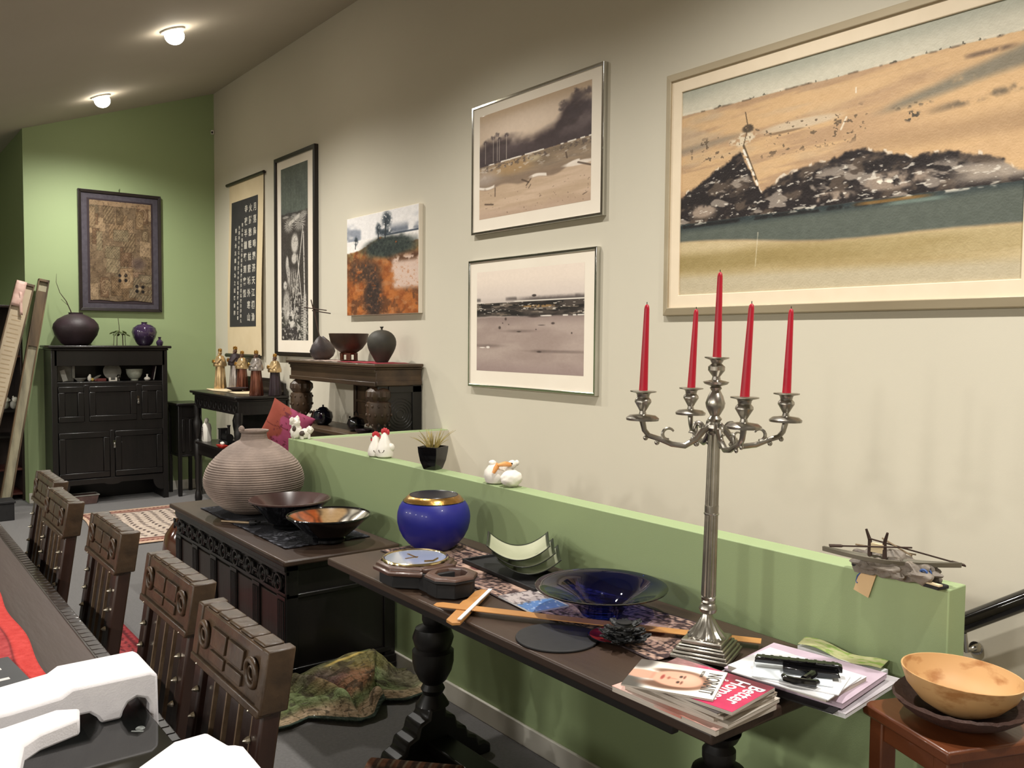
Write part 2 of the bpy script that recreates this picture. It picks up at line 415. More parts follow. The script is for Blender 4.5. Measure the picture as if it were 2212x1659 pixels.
# ---- large landscape
M_bigframe = mat('champagne_frame', '#bcae93', 0.35, 0.15, h2='#ab9c82', scale=6, stretch=(1, .2, 1))
M_bigmat = mat('linen_slip', '#ead9bf', 0.75, h2='#e5d4b9', scale=12)
def big_img(nu, nv):
    s, t = ST(nu, nv)
    n1 = fbm(s, t, 5, 10, 1); n2 = fbm(s, t, 30, 16, 2); n3 = fbm(s, t, 70, 60, 3, 3); nl = fbm(s, t + s * .1, 4, 26, 4)
    img = mix(C3('#a8a899'), C3('#cbc5b2'), ss(0.02, .12, t + .03 * n1))
    hz = .122 + .012 * (n1 - .5) + .008 * s + .004 * (n3 - .5)
    sand = mix(C3('#b29272'), C3('#cdaa80'), ss(.35, .65, nl))
    sand = mix(sand, C3('#d6b184'), ss(.3, .62, fbm(s, t, 3, 5, 8)) * ss(.45, .9, s) * .8)
    sand = mix(sand, C3('#b7a38a'), ss(.45, .7, fbm(s, t, 4, 12, 9)) * .6 * (1 - ss(.3, .7, s)))
    img = mix(img, C3('#ddd2bd'), band(t, hz - .012, hz - .002, .004) * ss(.4, .6, fbm(s, t, 20, 3, 12)) * .7)
    img = mix(img, sand, ss(hz - .003, hz + .003, t))
    img = mix(img, C3('#6b5a48'), band(t, hz - .004, hz + .004, .003) * ss(.55, .7, vnoise(s, t, 60, 2, 22)) * .7)
    tr = hz - .012 * (vnoise(s, t, 90, 1, 23) > .8) * vnoise(s, t, 300, 1, 24)
    img = mix(img, C3('#4f4a3d'), ((t > tr) & (t < hz)) * .8)
    # grey swooshes at right
    c = .30 - .32 * (s - .68) + .02 * (n1 - .5)
    img = mix(img, C3('#7d7768'), band(t, c - .012 - .05 * (s - .66), c + .01 + .11 * (s - .66), .02) * ss(.6, .72, s) * ss(.25, .55, n2 * .5 + n1 * .5) * .9)
    c = .345 - .13 * (s - .8); img = mix(img, C3('#756653'), band(t, c - .012, c + .012, .012) * ss(.74, .86, s) * ss(.35, .6, n2))
    img = mix(img, C3('#7b6552'), band(t, .168, .184, .008) * band(s, .86, .965, .02) * ss(.3, .5, n2))
    img = mix(img, C3('#5d5244'), band(t, .30, .315, .01) * band(s, .69, .78, .02) * ss(.5, .62, n3))
    img = mix(img, C3('#9d7f60'), band(t, .40, .47, .03) * ss(.5, .75, s) * .55)
    img = mix(img, C3('#8d806f'), band(t, .285 - .1 * s, .31 - .1 * s, .015) * (1 - ss(.15, .3, s)) * .8)
    img = mix(img, C3('#c9b69c'), ell(s, t, .42, .285, .12, .02) * .9)
    img = mix(img, C3('#77614b'), ell(s, t, .37, .305, .06, .006) * .7)
    img = mix(img, C3('#d3c2a7'), ell(s, t, .235, .30, .045, .03) * ss(.35, .5, n3))
    img = mix(img, C3('#4e4235'), ell(s, t, .25, .255, .02, .018) * ss(.42, .52, n3))
    for a in ((.24, .18, .25, .25, .003), (.25, .25, .235, .33, .003), (.236, .33, .285, .50, .006), (.585, .19, .585, .21, .003), (.56, .30, .545, .345, .004)):
        img = mix(img, C3('#564736' if a[0] < .5 else '#e3d6c0'), seg(s, t, *a, asp=1.55) * .9)
    img = mix(img, C3('#594a3a'), (n3 > .71) * band(t, .26, .40, .02) * band(s, .03, .62, .05) * .8)
    img = mix(img, C3('#51483c'), ell(s, t, .735, .35, .02, .02) * (n3 > .52))
    # dark rocky ridge
    S = [0, .08, .13, .20, .225, .25, .285, .30, .33, .37, .45, .52, .57, .60, .69, .75, .80, .90, .95, .98, 1]
    T = [.525, .46, .42, .375, .35, .42, .52, .545, .53, .50, .47, .455, .44, .44, .475, .50, .50, .53, .56, .605, .625]
    top = np.interp(s, S, T) + .02 * (n3 - .5) + .03 * (n2 - .5)
    bot = .648 + .008 * (n2 - .5)
    m = ss(top - .006, top + .012, t) * (1 - ss(bot, bot + .012, t))
    rock = mix(C3('#262020'), C3('#54483f'), ss(.48, .7, fbm(s, t + s * .3, 22, 24, 31)))
    rock = mix(rock, C3('#a09488'), ss(.60, .68, fbm(s, t - .2 * s, 14, 22, 33)) * ss(.015, .06, t - top) * .8)
    rock = mix(rock, C3('#9b8a7b'), (ell(s, t, .69, .585, .09, .035) + ell(s, t, .09, .60, .05, .03) + ell(s, t, .52, .615, .07, .02)).clip(0, 1) * ss(.3, .55, n2))
    rock = mix(rock, C3('#b3a596'), band(t, .575, .635, .02) * ss(.80, .9, s) * .85)
    rock = mix(rock, C3('#eae2d5'), ss(.66, .74, fbm(s, t + .15 * s, 50, 110, 35, 3)) * ss(.01, .03, t - top) * .7)
    rock = mix(rock, C3('#e9dfcf'), ell(s, t, .66, .595, .045, .02) * ss(.5, .58, n3))
    img = mix(img, rock, m)
    img = mix(img, C3('#ece3d4'), band(t, top - .006, top + .004, .004) * ss(.66, .8, vnoise(s, t, 70, 4, 37)) * .7)
    img = mix(img, C3('#e6ddce'), seg(s, t, .236, .35, .287, .515, .006, 1.55) * ss(.4, .5, n3))
    # water
    wb = .735 + .06 * ss(0, .6, s) + .012 * (n1 - .5)
    wat = mix(C3('#30393b'), C3('#5a6058'), ss(.66, .71, t + .02 * (n1 - .5) + .02 * s))
    img = mix(img, wat, ss(bot, bot + .006, t) * (1 - ss(wb - .01, wb + .012, t)))
    img = mix(img, C3('#1d1c1c'), band(t, .655, .672, .006) * ss(.3, .5, n2) * .9 * (1 - ss(.6, .8, s)))
    img = mix(img, C3('#e3dccd'), band(t, .640, .660, .006) * ss(.55, .66, fbm(s, t, 30, 70, 41, 3)) * .8)
    img = mix(img, C3('#8f6a37'), band(t, .655, .668, .004) * band(s, .6, .78, .03) * .8)
    img = mix(img, C3('#7f9186'), band(t, .668, .682, .005) * band(s, .68, .82, .03) * .7)
    low = mix(C3('#b09b6f'), C3('#c7b48d'), ss(.3, .7, fbm(s, t, 3, 12, 43)))
    low = mix(low, C3('#93804f'), band(t, .80, .885, .03) * (.85 - .5 * s))
    low = mix(low, C3('#bdb094'), ss(.88, .93, t - .02 * s))
    img = mix(img, low, ss(wb - .008, wb + .014, t))
    img = mix(img, C3('#ddd2b8'), seg(s, t, .292, .73, .285, .88, .0025, 1.55) * .5)
    return img + (n3[..., None] - .5) * .05
t = thing('framed_painting', 'largest painting, wide ochre landscape with dark rocks and pale frame, above the candelabra', 'painting', (0, 0, 0))
wall_rect_frame(2.917, 1.197, 1.728, 2.878, .038, .035, M_bigframe, t, lip=0.012)
wall_rect_frame(2.882, 1.232, 1.763, 2.843, .062, .022, M_bigmat, t, name='linen_slip', bevel=.003)
painted('canvas', wall_P(2.823, 1.291, 1.82, 2.79, W - .014), big_img(520, 400), P_canvas, t)
M_board = mat('backing_board', '#8a7a63', 0.9)
MB().box(W - .012, W - .004, 1.24, 2.87, 1.77, 2.84).build('backing_board', M_board, t)

# ---- two watercolours in chrome frames
def p1_img(nu, nv):
    s, t = ST(nu, nv); n = fbm(s, t, 6, 8, 51); n3 = fbm(s, t, 50, 50, 52, 3); nl = fbm(s, t, 3, 22, 53)
    img = mix(C3('#c9b39c'), C3('#e2cdb8'), ell(s, t, .45, .20, .4, .12, .8))
    img = mix(img, C3('#c2a88c'), ss(.1, 0, t))
    tree = mix(C3('#463a3b'), C3('#7b6d6c'), ss(.35, .75, n) * ss(.5, .2, t))
    tt = .30 - .035 * np.sin(s * 9) + .10 * (n - .5) - .16 * ss(.68, .86, s) + .02 * ss(0, .1, .1 - s)
    img = mix(img, tree, ss(tt - .05, tt + .06, t))
    for i, (a, c, r) in enumerate(((.78, .13, .035), (.83, .18, .03), (.90, .10, .05), (.97, .08, .03), (.76, .17, .02), (.86, .24, .04), (.88, .05, .02), (.95, .20, .05), (.14, .24, .02), (.18, .22, .02), (.27, .25, .02), (.20, .27, .02), (.06, .27, .02))):
        img = mix(img, C3('#4a3f42'), ell(s, t, a + .02 * (n3 - .5), c + .03 * (n3 - .5), r, r * .9, .6) * .75)
        if i > 7: img = mix(img, C3('#dccfc0'), seg(s, t, a, c, a, .47, .003) * .6)
    ln = .495 - .035 * s + .006 * (n3 - .5)
    low = mix(C3('#8b7a68'), C3('#a58e74'), ss(.3, .65, nl))
    low = mix(low, C3('#af8e63'), ell(s, t, .34, .56, .2, .07, .6) * .8)
    low = mix(low, C3('#6f604f'), (ell(s, t, .6, .56, .1, .035, .6) + ell(s, t, .75, .5, .2, .03, .7)).clip(0, 1) * .6)
    low = mix(low, C3('#c6b596'), ell(s, t, .53, .53, .06, .025, .8) * .8)
    low = mix(low, C3('#85705f'), ss(.60, .68, t) * .7)
    img = mix(img, low, ss(ln - .004, ln + .004, t))
    img = mix(img, C3('#efe6da'), band(t, ln - .008, ln + .004, .003) * ss(.25, .4, vnoise(s, t, 30, 2, 55)))
    img = mix(img, C3('#5d5049'), band(t, ln + .01, ln + .06, .01) * ss(.5, .62, n3) * .8)
    img = mix(img, C3('#d4c8bc'), ss(.60, .7, fbm(s, t + s * .1, 20, 50, 58, 3)) * band(t, ln, ln + .12, .02) * .6)
    img = mix(img, C3('#b5a59a'), ell(s, t, .06, .62, .12, .06, .8) * .7)
    rv = .705 + .014 * np.sin(s * 20) - .05 * ss(.6, 1, s) + .02 * (n - .5)
    flat = mix(C3('#c0a68b'), C3('#d0b69d'), ss(.3, .7, nl)); flat = mix(flat, C3('#b79c89'), ss(.86, 1, t + .1 * (n - .5)) * .6)
    img = mix(img, flat, ss(rv - .005, rv + .02, t))
    img = mix(img, C3('#efe3d6'), band(t, rv - .018, rv + .006, .006) * ss(.45, .6, vnoise(s, t, 18, 6, 61)))
    img = mix(img, C3('#f1e4d6'), ell(s, t, .9, .665, .12, .02) * .9)
    for a in ((.42, .70, .48, .735, .008), (.5, .71, .46, .76, .006), (.48, .79, .50, .76, .004), (.90, .66, 1, .705, .008), (.06, .86, .14, .875, .008), (.8, .55, .81, .60, .006), (.16, .72, .16, .80, .005), (.94, .94, .97, .925, .004)):
        img = mix(img, C3('#544337'), seg(s, t, *a) * .8)
    img = mix(img, C3('#5d4a3d'), ss(.76, .8, n3) * ss(.72, .8, t) * .5)
    return img + (n3[..., None] - .5) * .03
def p2_img(nu, nv):
    s, t = ST(nu, nv); n = fbm(s, t, 6, 6, 71); n3 = fbm(s, t, 60, 70, 72, 3); nl = fbm(s, t, 8, 40, 73)
    img = mix(C3('#efdfd0'), C3('#dbcdc3'), ss(.05, .30, t))
    img = mix(img, C3('#5c5350'), ss(.255, .305, t + .012 * (n3 - .5)) * (ss(.3, .6, s) * .9 + .1))
    img = mix(img, C3('#4a4240'), band(t, .27, .30, .015) * ss(.6, .7, vnoise(s, t, 16, 2, 75)) * .7)
    img = mix(img, C3('#433a38'), ell(s, t, .57, .265, .02, .012))
    img = mix(img, C3('#f2e9dd'), band(t, .306, .316, .003) * (ss(.36, .4, s) + (1 - ss(.05, .08, s)) * .6).clip(0, 1))
    dk = mix(C3('#231e1d'), C3('#4b423d'), ss(.4, .65, nl))
    dk = mix(dk, C3('#796c60'), ss(.60, .66, fbm(s, t, 10, 50, 77)) * .9)
    dk = mix(dk, C3('#9a7a50'), ell(s, t, .6, .365, .16, .012) * ss(.35, .55, n3))
    dk = mix(dk, C3('#e6dccf'), ss(.68, .74, fbm(s, t, 24, 90, 79, 3)) * .8)
    img = mix(img, dk, ss(.316, .322, t) * (1 - ss(.445, .47, t + .02 * (n - .5))))
    lo = mix(C3('#a28f87'), C3('#b3a198'), ss(.3, .7, fbm(s, t, 3, 6, 81))); lo = mix(lo, C3('#947f7c'), ss(.8, 1.05, t) * .8)
    lo = mix(lo, C3('#8f7d77'), (1 - ss(.45, .56, t)) * .8)
    img = mix(img, lo, ss(.45, .475, t + .02 * (n - .5)))
    img = mix(img, C3('#f1e8dd'), band(t, .452, .463, .005) * ss(.58, .66, s) * ss(.4, .55, vnoise(s, t, 50, 3, 83)))
    for cs, ct, rs, rt in ((.43, .60, .12, .012), (.63, .79, .06, .012), (.8, .79, .25, .012), (.1, .745, .14, .014)):
        img = mix(img, C3('#75655f'), ell(s, t, cs, ct, rs, rt, .9) * .7)
    for cs, ct, rs, rt in ((.24, .565, .012, .014), (.30, .48, .01, .014), (.62, .795, .02, .008), (.43, .605, .02, .006), (.74, .53, .015, .01), (.9, .62, .006, .008), (.59, .585, .006, .006), (.27, .52, .006, .006), (.33, .535, .006, .005), (.64, .545, .03, .004), (.57, .46, .05, .012)):
        img = mix(img, C3('#3d322f'), ell(s, t, cs, ct, rs, rt, .5) * .85)
    img = mix(img, C3('#efe6dd'), (ell(s, t, .12, .76, .018, .012) + ell(s, t, .06, .765, .03, .005)).clip(0, 1) * .9)
    return img + (n3[..., None] - .5) * .03
M_mount = mat('cream_mount_board', '#f0e6d6', 0.8, h2='#ece1d0', scale=4)
def glazed_picture(lab, y0, y1, z0, z1, iy0, iy1, iz0, iz1, img):
    t = thing('framed_watercolour', lab, 'painting')
    wall_rect_frame(y0, y1, z0, z1, .016, .032, M_chrome, t, bevel=.003)
    MB().box(W - .024, W - .016, y1 + .012, y0 - .012, z0 + .012, z1 - .012).build('mount_board', M_mount, t)
    painted('print', wall_P(iy0, iy1, iz0, iz1, W - .0245), img, P_glazed, t)
    return t
glazed_picture('chrome-framed watercolour with dark misty trees, the upper of the two stacked pictures', 4.54, 3.345, 2.262, 3.055, 4.461, 3.442, 2.352, 2.985, p1_img(300, 240))
glazed_picture('chrome-framed watercolour with pale sky over black horizon, the lower of the two stacked pictures', 4.568, 3.382, 1.31, 2.103, 4.481, 3.481, 1.413, 2.026, p2_img(300, 240))

# ---- unframed orange canvas
def orange_img(nu, nv):
    s, t = ST(nu, nv); n = fbm(s, t, 5, 6, 91); n2 = fbm(s, t, 14, 16, 92); n3 = fbm(s, t, 40, 50, 93, 3)
    img = mix(C3('#e8e4e2'), C3('#8d929d'), ss(.45, .62, fbm(s, t, 3, 5, 94)) * ss(.03, .15, t))
    img = mix(img, C3('#5c6472'), ss(.45, .65, n) * band(t, .16, .24, .05) * ss(.4, .7, s) * .9)
    hz = .235 - .0 * s
    img = mix(img, C3('#3a4452'), band(t, hz - .012, hz + .004, .006) * ss(.5, .6, s + .3 * (1 - ss(.1, .25, s))))
    img = mix(img, C3('#efe9e4'), ss(hz, hz + .01, t))
    top = .35 - .11 * np.exp(-((s - .52) / .25) ** 2) - .03 * ss(.7, 1, s) + .03 * (n2 - .5)
    lan = mix(C3('#8f4f24'), C3('#b06a34'), ss(.35, .65, n2)); lan = mix(lan, C3('#5d3a24'), ss(.45, .62, fbm(s, t, 9, 9, 97)) * .85); lan = mix(lan, C3('#b5835a'), ss(.6, .7, fbm(s, t, 12, 20, 98)) * .5)
    lan = mix(lan, C3('#8a7a4c'), (1 - ss(.36, .5, t)) * ss(.3, .6, n2) * .7)
    img = mix(img, lan, ss(top, top + .02, t))
    img = mix(img, mix(C3('#1d2426'), C3('#414a40'), n3), ell(s, t, .62 + .05 * (n - .5), .345 + .04 * (n2 - .5), .36, .105, .3) * ss(.1, .26, n2))
    for cs, ct, rs, rt in ((.585, .09, .06, .075), (.47, .16, .035, .05), (.14, .235, .025, .04), (.56, .2, .1, .03)):
        img = mix(img, C3('#28323a'), ell(s, t, cs + .03 * (n3 - .5), ct + .03 * (n2 - .5), rs, rt, .6) * ss(.25, .45, n3) * .95)
    for a in ((.575, .1, .565, .26, .008), (.47, .16, .47, .26, .007), (.14, .23, .13, .32, .006)): img = mix(img, C3('#20282e'), seg(s, t, *a))
    pk = ss(.0, .08, s - (.62 + .2 * np.abs(t - .6) + .12 * (n2 - .5))) * band(t, .45, .76, .035)
    img = mix(img, mix(C3('#e3cfc3'), C3('#c9ab99'), n3), pk * .95)
    img = mix(img, C3('#5a3a25'), band(t, .43, .50, .03) * ss(.55, .8, s) * ss(.45, .6, n2))
    img = mix(img, mix(C3('#3a2a22'), C3('#5b4331'), n3), (ell(s, t, .25 + .06 * (n2 - .5), .56, .24, .11, .5) * ss(.25, .42, n2)))
    img = mix(img, mix(C3('#2e2421'), C3('#4c392f'), n3), (ell(s, t, .40 + .05 * (n2 - .5), .82, .13, .24, .4) * ss(.2, .35, n2)))
    img = mix(img, C3('#a5602f'), ss(.62, .72, n3) * ss(.5, .6, t) * .4)
    return img + (n3[..., None] - .5) * .08
t = thing('canvas_picture', 'square unframed canvas of orange hillside with dark trees, above the dark round jar', 'painting')
MB().box(W - .036, W - .0005, 5.162, 6.235, 1.787, 2.541).build('stretcher', M_mount, t, .003)
painted('painted_front', wall_P(6.232, 5.165, 1.79, 2.538, W - .0365), orange_img(240, 220), P_canvas, t)

# ---- tall framed rubbing
M_blackframe = wood('black_brown_frame', '#241b17', '#181210', 'z', 0.4)
def rub_img(nu, nv):
    s, t = ST(nu, nv); n = fbm(s, t, 8, 26, 101); n3 = fbm(s, t, 50, 160, 102, 3); n2 = fbm(s, t, 16, 60, 103)
    img = mix(C3('#646a63'), C3('#4a504b'), n) 
    img = mix(img, C3('#6d736c'), ((np.sin(s * 62) > .2) & (vnoise(s, t, 30, 110, 105) > .52) & (t > .04) & (t < .25)) * .35)
    dk = mix(C3('#2f2b29'), C3('#4a4542'), n3)
    lt = C3('#cfc9c0')
    rocks = mix(dk, C3('#bdb7ae'), ss(.56, .64, n2 * .6 + n3 * .4) * ss(.68, .85, t))
    low = mix(dk, rocks, ss(.6, .75, t))
    def put(m, c=lt): 
        nonlocal low
        low = mix(low, c, np.clip(m, 0, 1) * ss(.25, .5, n3 + .12))
    for cs, ct, rs, rt in ((.30, .335, .17, .04), (.70, .33, .2, .045), (.18, .285, .12, .008), (.5, .29, .12, .015), (.85, .29, .12, .02)):
        low = mix(low, lt, ell(s, t, cs, ct, rs, rt, .4) * (np.sin(np.arctan2((t - ct) * 3, s - cs) * 22) > -.2) * .85)
    put(ell(s, t, .52, .445, .13, .055)); put(ell(s, t, .50, .53, .10, .03)); put(seg(s, t, .22, .56, .30, .63, .05) * .8)
    put(ell(s, t, .24, .545, .04, .03)); put(ell(s, t, .15, .68, .07, .025)); 
    robe = (ell(s, t, .45, .66, .22, .07) * (np.sin((s + t * .5) * 90) > .1)); put(robe, C3('#a9a39b'))
    put(ell(s, t, .2, .80, .13, .09) * .9, C3('#b9b3aa')); put(ell(s, t, .35, .88, .2, .05) * ss(.4, .55, n2), C3('#d5cfc6'))
    for a in ((.82, .36, .45, .88, .012), (.84, .40, .88, .78, .02), (.88, .78, .87, .98, .05), (.62, .52, .76, .76, .012), (.3, .33, .7, .29, .012)):
        put(seg(s, t, a[0], a[1], a[2], a[3], a[4]))
    put(ell(s, t, .85, .88, .11, .13) * ((np.sin(t * 420) > -.3)), C3('#a8a299'))
    put(ell(s, t, .55, .76, .22, .12) * (fbm(s, t, 22, 60, 109, 2) > .6), C3('#b5afa6'))
    img = mix(img, low, ss(.262, .27, t + .012 * (n - .5)))
    return img + (n3[..., None] - .5) * .1
t = thing('framed_rubbing', 'tall narrow black-framed stone rubbing of a bearded figure, right of the calligraphy scroll', 'framed print')
wall_rect_frame(7.68, 6.822, 1.45, 3.232, .034, .04, M_blackframe, t)
MB().box(W - .022, W - .012, 6.85, 7.65, 1.48, 3.2).build('mount_board', M_mount, t)
painted('print', wall_P(7.556, 6.987, 1.59, 3.123, W - .0226), rub_img(140, 380), P_glazed, t)

# ---- hanging scroll
t = thing('hanging_scroll', 'cream hanging scroll with white calligraphy on a black panel, nearest the green wall', 'scroll')
def scroll_x(z): return W - .012 - .03 * math.sin((3.16 - z) * 1.1) ** 2
rows = []
b = MB()
b.tube([(W - .02, 8.95, 3.168), (W - .02, 7.955, 3.168)], .016, 10); b.build('hanging_rod', M_blackframe, t)
b = MB(); b.tube([(W - .045, 8.93, 1.43), (W - .045, 8.03, 1.43)], .02, 10); b.build('roller', M_blackframe, t)
def scroll_strip(name, y0, y1, z0, z1, off, m, sway):
    b = MB(); n = 24; R = []
    for i in range(n + 1):
        z = z1 + (z0 - z1) * i / n; f = (3.16 - z) / 1.74
        R.append([(scroll_x(z) - off, y0 - sway * f, z), (scroll_x(z) - off, y1 + sway * .9 * f, z)])
    b.loft(R, cap=False, closed=False); return b.build(name, m, t, smooth=60)
scroll_strip('scroll_paper', 8.90, 7.99, 1.44, 3.155, 0, M_cream, .0)
M_rub = mat('black_ink_panel', '#2c2b2b', 0.75, h2='#363434', scale=8)
scroll_strip('ink_panel', 8.83, 8.125, 1.72, 2.977, .0015, M_rub, .0)
M_chalk = mat('white_characters', '#c9c3b6', 0.8)
cols = [('月落烏啼霜滿天江楓漁', .082, .0, .118), ('火對愁眠姑蘇城外寒山', .082, 0, .118), ('寺夜半鐘聲到客船', .082, 0, .118),
        ('寒山寺舊有文待詔所書唐張繼楓橋夜泊詩歲久漫', .040, .16, .050), ('光緒丙午筱石中丞於寺中新葺數楹屬余補書', .040, .18, .050), ('刻石余友畫者為之記略俞樾', .048, .2, .075)]
ys = [8.19, 8.305, 8.42, 8.515, 8.60, 8.69]
b = MB()
for (tx, size, dz, pitch), y in zip(cols, ys):
    for k, ch in enumerate(tx):
        z = 2.90 - dz - size * .4 - k * pitch
        if z < 1.75: break
        M = Tr(scroll_x(z) - .0035, y, z) @ Matrix(((0, 0, -1, 0), (-1, 0, 0, 0), (0, 1, 0, 0), (0, 0, 0, 1)))
        b.text(ch, size, M, .0004, bold=True)
b.build('calligraphy', M_chalk, t, smooth=0, keep=True)

# ---- framed patchwork on the green wall
def patch_img(nu, nv):
    s, t = ST(nu, nv); n3 = fbm(s, t, 40, 60, 121, 3); n = fbm(s, t, 5, 8, 122)
    img = mix(C3('#8b7357'), C3('#735b43'), n)
    rng = np.random.RandomState(5); cols = ['#a5835f', '#86694a', '#94795a', '#b09270', '#7a6a52', '#9c7c63', '#8b7a5c', '#a88a68', '#76583f', '#6f5a41']
    for _ in range(46):
        a, c = rng.rand(), rng.rand(); w, h = .05 + .10 * rng.rand(), .04 + .07 * rng.rand()
        m = band(s, a - w, a + w, .004) * band(t, c - h, c + h, .003)
        img = mix(img, C3(cols[rng.randint(len(cols))]), m * .85)
        e = m * (1 - band(s, a - w + .008, a + w - .008, .003) * band(t, c - h + .006, c + h - .006, .003))
        img = mix(img, C3('#54402d'), e * .7)
        k = rng.randint(3); r = np.hypot((s - a) / w, (t - c) / h)
        if k == 0: img = mix(img, C3('#c8ac86'), m * (np.sin(r * 22) > .35) * (r < .85) * .55)
        elif k == 1: img = mix(img, C3('#5c4631'), m * (np.sin(s * 160) * np.sin(t * 220) > .35) * .6)
        else: img = mix(img, C3('#bd9f79'), m * (np.sin((s + t) * 130) > .6) * .5)
    for a, c in ((.52, .765), (.8, .875)):
        for da, dc in ((-.05, -.025), (.05, -.025), (-.05, .025), (.05, .025), (0, 0)):
            img = mix(img, C3('#1f1917' if (da or dc) else '#b89a74'), ell(s, t, a + da, c + dc, .026, .018, .2))
    img = mix(img, C3('#c9a37c'), (t < .05) * .5)
    img = mix(img, C3('#b99c78'), (n3 > .68) * .35); img = mix(img, C3('#463628'), (n3 < .33) * .4)
    img = mix(img, C3('#4a3a44'), ell(s, t, .78, .62, .1, .06, .6) * .4)
    return img * np.array([.80, .82, .84])
t = thing('framed_patchwork', 'brown patchwork textile in a dark frame hanging on the green wall', 'framed textile')
def back_frame(x0, x1, z0, z1, w, d0, d1, m, name):
    b = MB(); y = D
    o = [(x0, z0), (x1, z0), (x1, z1), (x0, z1)]; i = [(x0 + w, z0 + w), (x1 - w, z0 + w), (x1 - w, z1 - w), (x0 + w, z1 - w)]
    for k in range(4):
        j = (k + 1) % 4
        b.loft([[(p[0], y, p[1]) for p in (o[k], o[j], i[j], i[k])], [(o[k][0], y - d0, o[k][1]), (o[j][0], y - d0, o[j][1]), (i[j][0], y - d1, i[j][1]), (i[k][0], y - d1, i[k][1])]])
    return b.build(name, m, t, .003, smooth=30)
M_pf = mat('slate_velvet_mount', '#4a454d', 0.8, h2='#3b363e', scale=25)
M_pf2 = mat('plum_mount', '#2f2328', 0.8)
back_frame(1.853, 2.632, 1.866, 3.052, .03, .04, .034, M_blackframe, 'frame')
MB().box(1.87, 2.615, D - .022, D - .006, 1.88, 3.04).build('mount_board', M_pf, t)
MB().box(1.935, 2.552, D - .025, D - .021, 1.945, 2.972).build('inner_mount', M_pf2, t)
painted('patchwork_textile', lambda s, q: (1.955 + .58 * s, D - .03 - .004 * np.sin(s * 30) * np.sin(q * 41), 2.955 - .985 * q + .006 * np.sin(s * 11) * q), patch_img(150, 240), P_cloth, t)
b = MB(); b.tube([(2.24, D - .004, 3.055), (2.235, D - .02, 3.075), (2.245, D - .006, 3.09)], .004, 6); b.build('hanging_hook', M_chrome, t)
# ================================================================ furniture
# ---- cupboard against the green wall
t = thing('court_cupboard', 'tall near-black oak cupboard with open shelf, standing against the green wall', 'cupboard', (2.05, 8.97, 0))
w2, dp, H_ = .495, .405, 1.478          # half width, depth, carcass height
b = MB()
for sx in (-1, 1):
    b.box(sx * w2 - .025, sx * w2 + .025 if sx > 0 else sx * w2 + .025, 0.0, .05, 0, H_)
    b.box(sx * w2 - .02, sx * w2 + .02, .05, dp, 0.0, H_)
b.box(-w2, w2, dp - .015, dp, .0, H_)  # back carried down to the floor, added to darken the gap underneath
b.box(-w2, w2, 0.01, dp, 1.155, 1.178); b.box(-w2, w2, 0.012, .04, 1.135, 1.178)
b.box(-w2, w2, 0.01, dp, .735, .755); b.box(-w2, w2, .004, .03, .70, .80)
b.box(-w2, w2, 0.01, dp, .235, .255)
b.box(-w2, w2, .0, .03, 1.33, H_)
b.box(.225, .275, .003, .03, .79, 1.15); b.box(-.245, -.2, .003, .03, .79, 1.15)
b.box(-.022, .022, .003, .03, .25, .71)
b.build('carcass', M_black_oak, t, .004)
b = MB(); b.box(-w2 - .055, w2 + .055, -.05, dp, H_ + .02, H_ + .045); b.box(-w2 - .03, w2 + .03, -.028, dp, H_, H_ + .02)
b.build('top', M_black_oaky, t, .008)
b = MB()
arch = [(-w2 + .02, .25), (w2 - .02, .25), (w2 - .02, .1)]
for k in range(13):
    a = k / 12 * PI / 2; arch.append((w2 - .03 - .09 * math.sin(a), .09 + .09 * (1 - math.cos(a)) * 1.2))
arch += [(.08, .20), (.05, .185), (0, .18), (-.05, .185), (-.08, .20)]
for k in range(12, -1, -1):
    a = k / 12 * PI / 2; arch.append((-w2 + .03 + .09 * math.sin(a), .09 + .09 * (1 - math.cos(a)) * 1.2))
arch.append((-w2 + .02, .1))
b.prism(arch, .004, .026, 'y'); b.build('apron', M_black_oak, t, .003)
def cup_door(x0, x1, z0, z1, hxp=None, mid=False):
    b = MB(); f = .055
    b.box(x0, x1, -.004, .02, z0, z0 + f); b.box(x0, x1, -.004, .02, z1 - f, z1)
    b.box(x0, x0 + f, -.004, .02, z0 + f, z1 - f); b.box(x1 - f, x1, -.004, .02, z0 + f, z1 - f)
    b.box(x0 + f, x1 - f, .006, .018, z0 + f, z1 - f)
    d = b.build('door', M_black_oak, t, .005)
    if hxp is not None:
        b = MB(); zc = (z0 + z1) / 2
        b.lathe([(.002, .0), (.012, .004), (.013, .02), (.006, .03), (.009, .045), (.004, .055)], (hxp, -.012, zc - .028), 12)
        b.cb(hxp, -.006, zc + .03, .022, .006, .05)
        b.build('door_handle', M_chrome, d)
cup_door(-.465, -.245, .80, 1.135)
cup_door(-.2, .225, .80, 1.135)
cup_door(.275, .465, .80, 1.135)
b = MB(); b.lathe([(.002, .0), (.012, .004), (.013, .02), (.006, .03), (.009, .045), (.004, .055)], (.238, -.014, .955), 12)
b.cb(.238, -.006, 1.01, .022, .006, .05); b.build('handle', M_chrome, t)
cup_door(-.465, -.025, .26, .70)
cup_door(.025, .465, .26, .70)
b = MB(); b.lathe([(.002, .0), (.012, .004), (.013, .02), (.006, .03), (.009, .045), (.004, .055)], (.015, -.014, .535), 12)
b.cb(.015, -.006, .585, .022, .006, .05); b.build('handle', M_chrome, t)

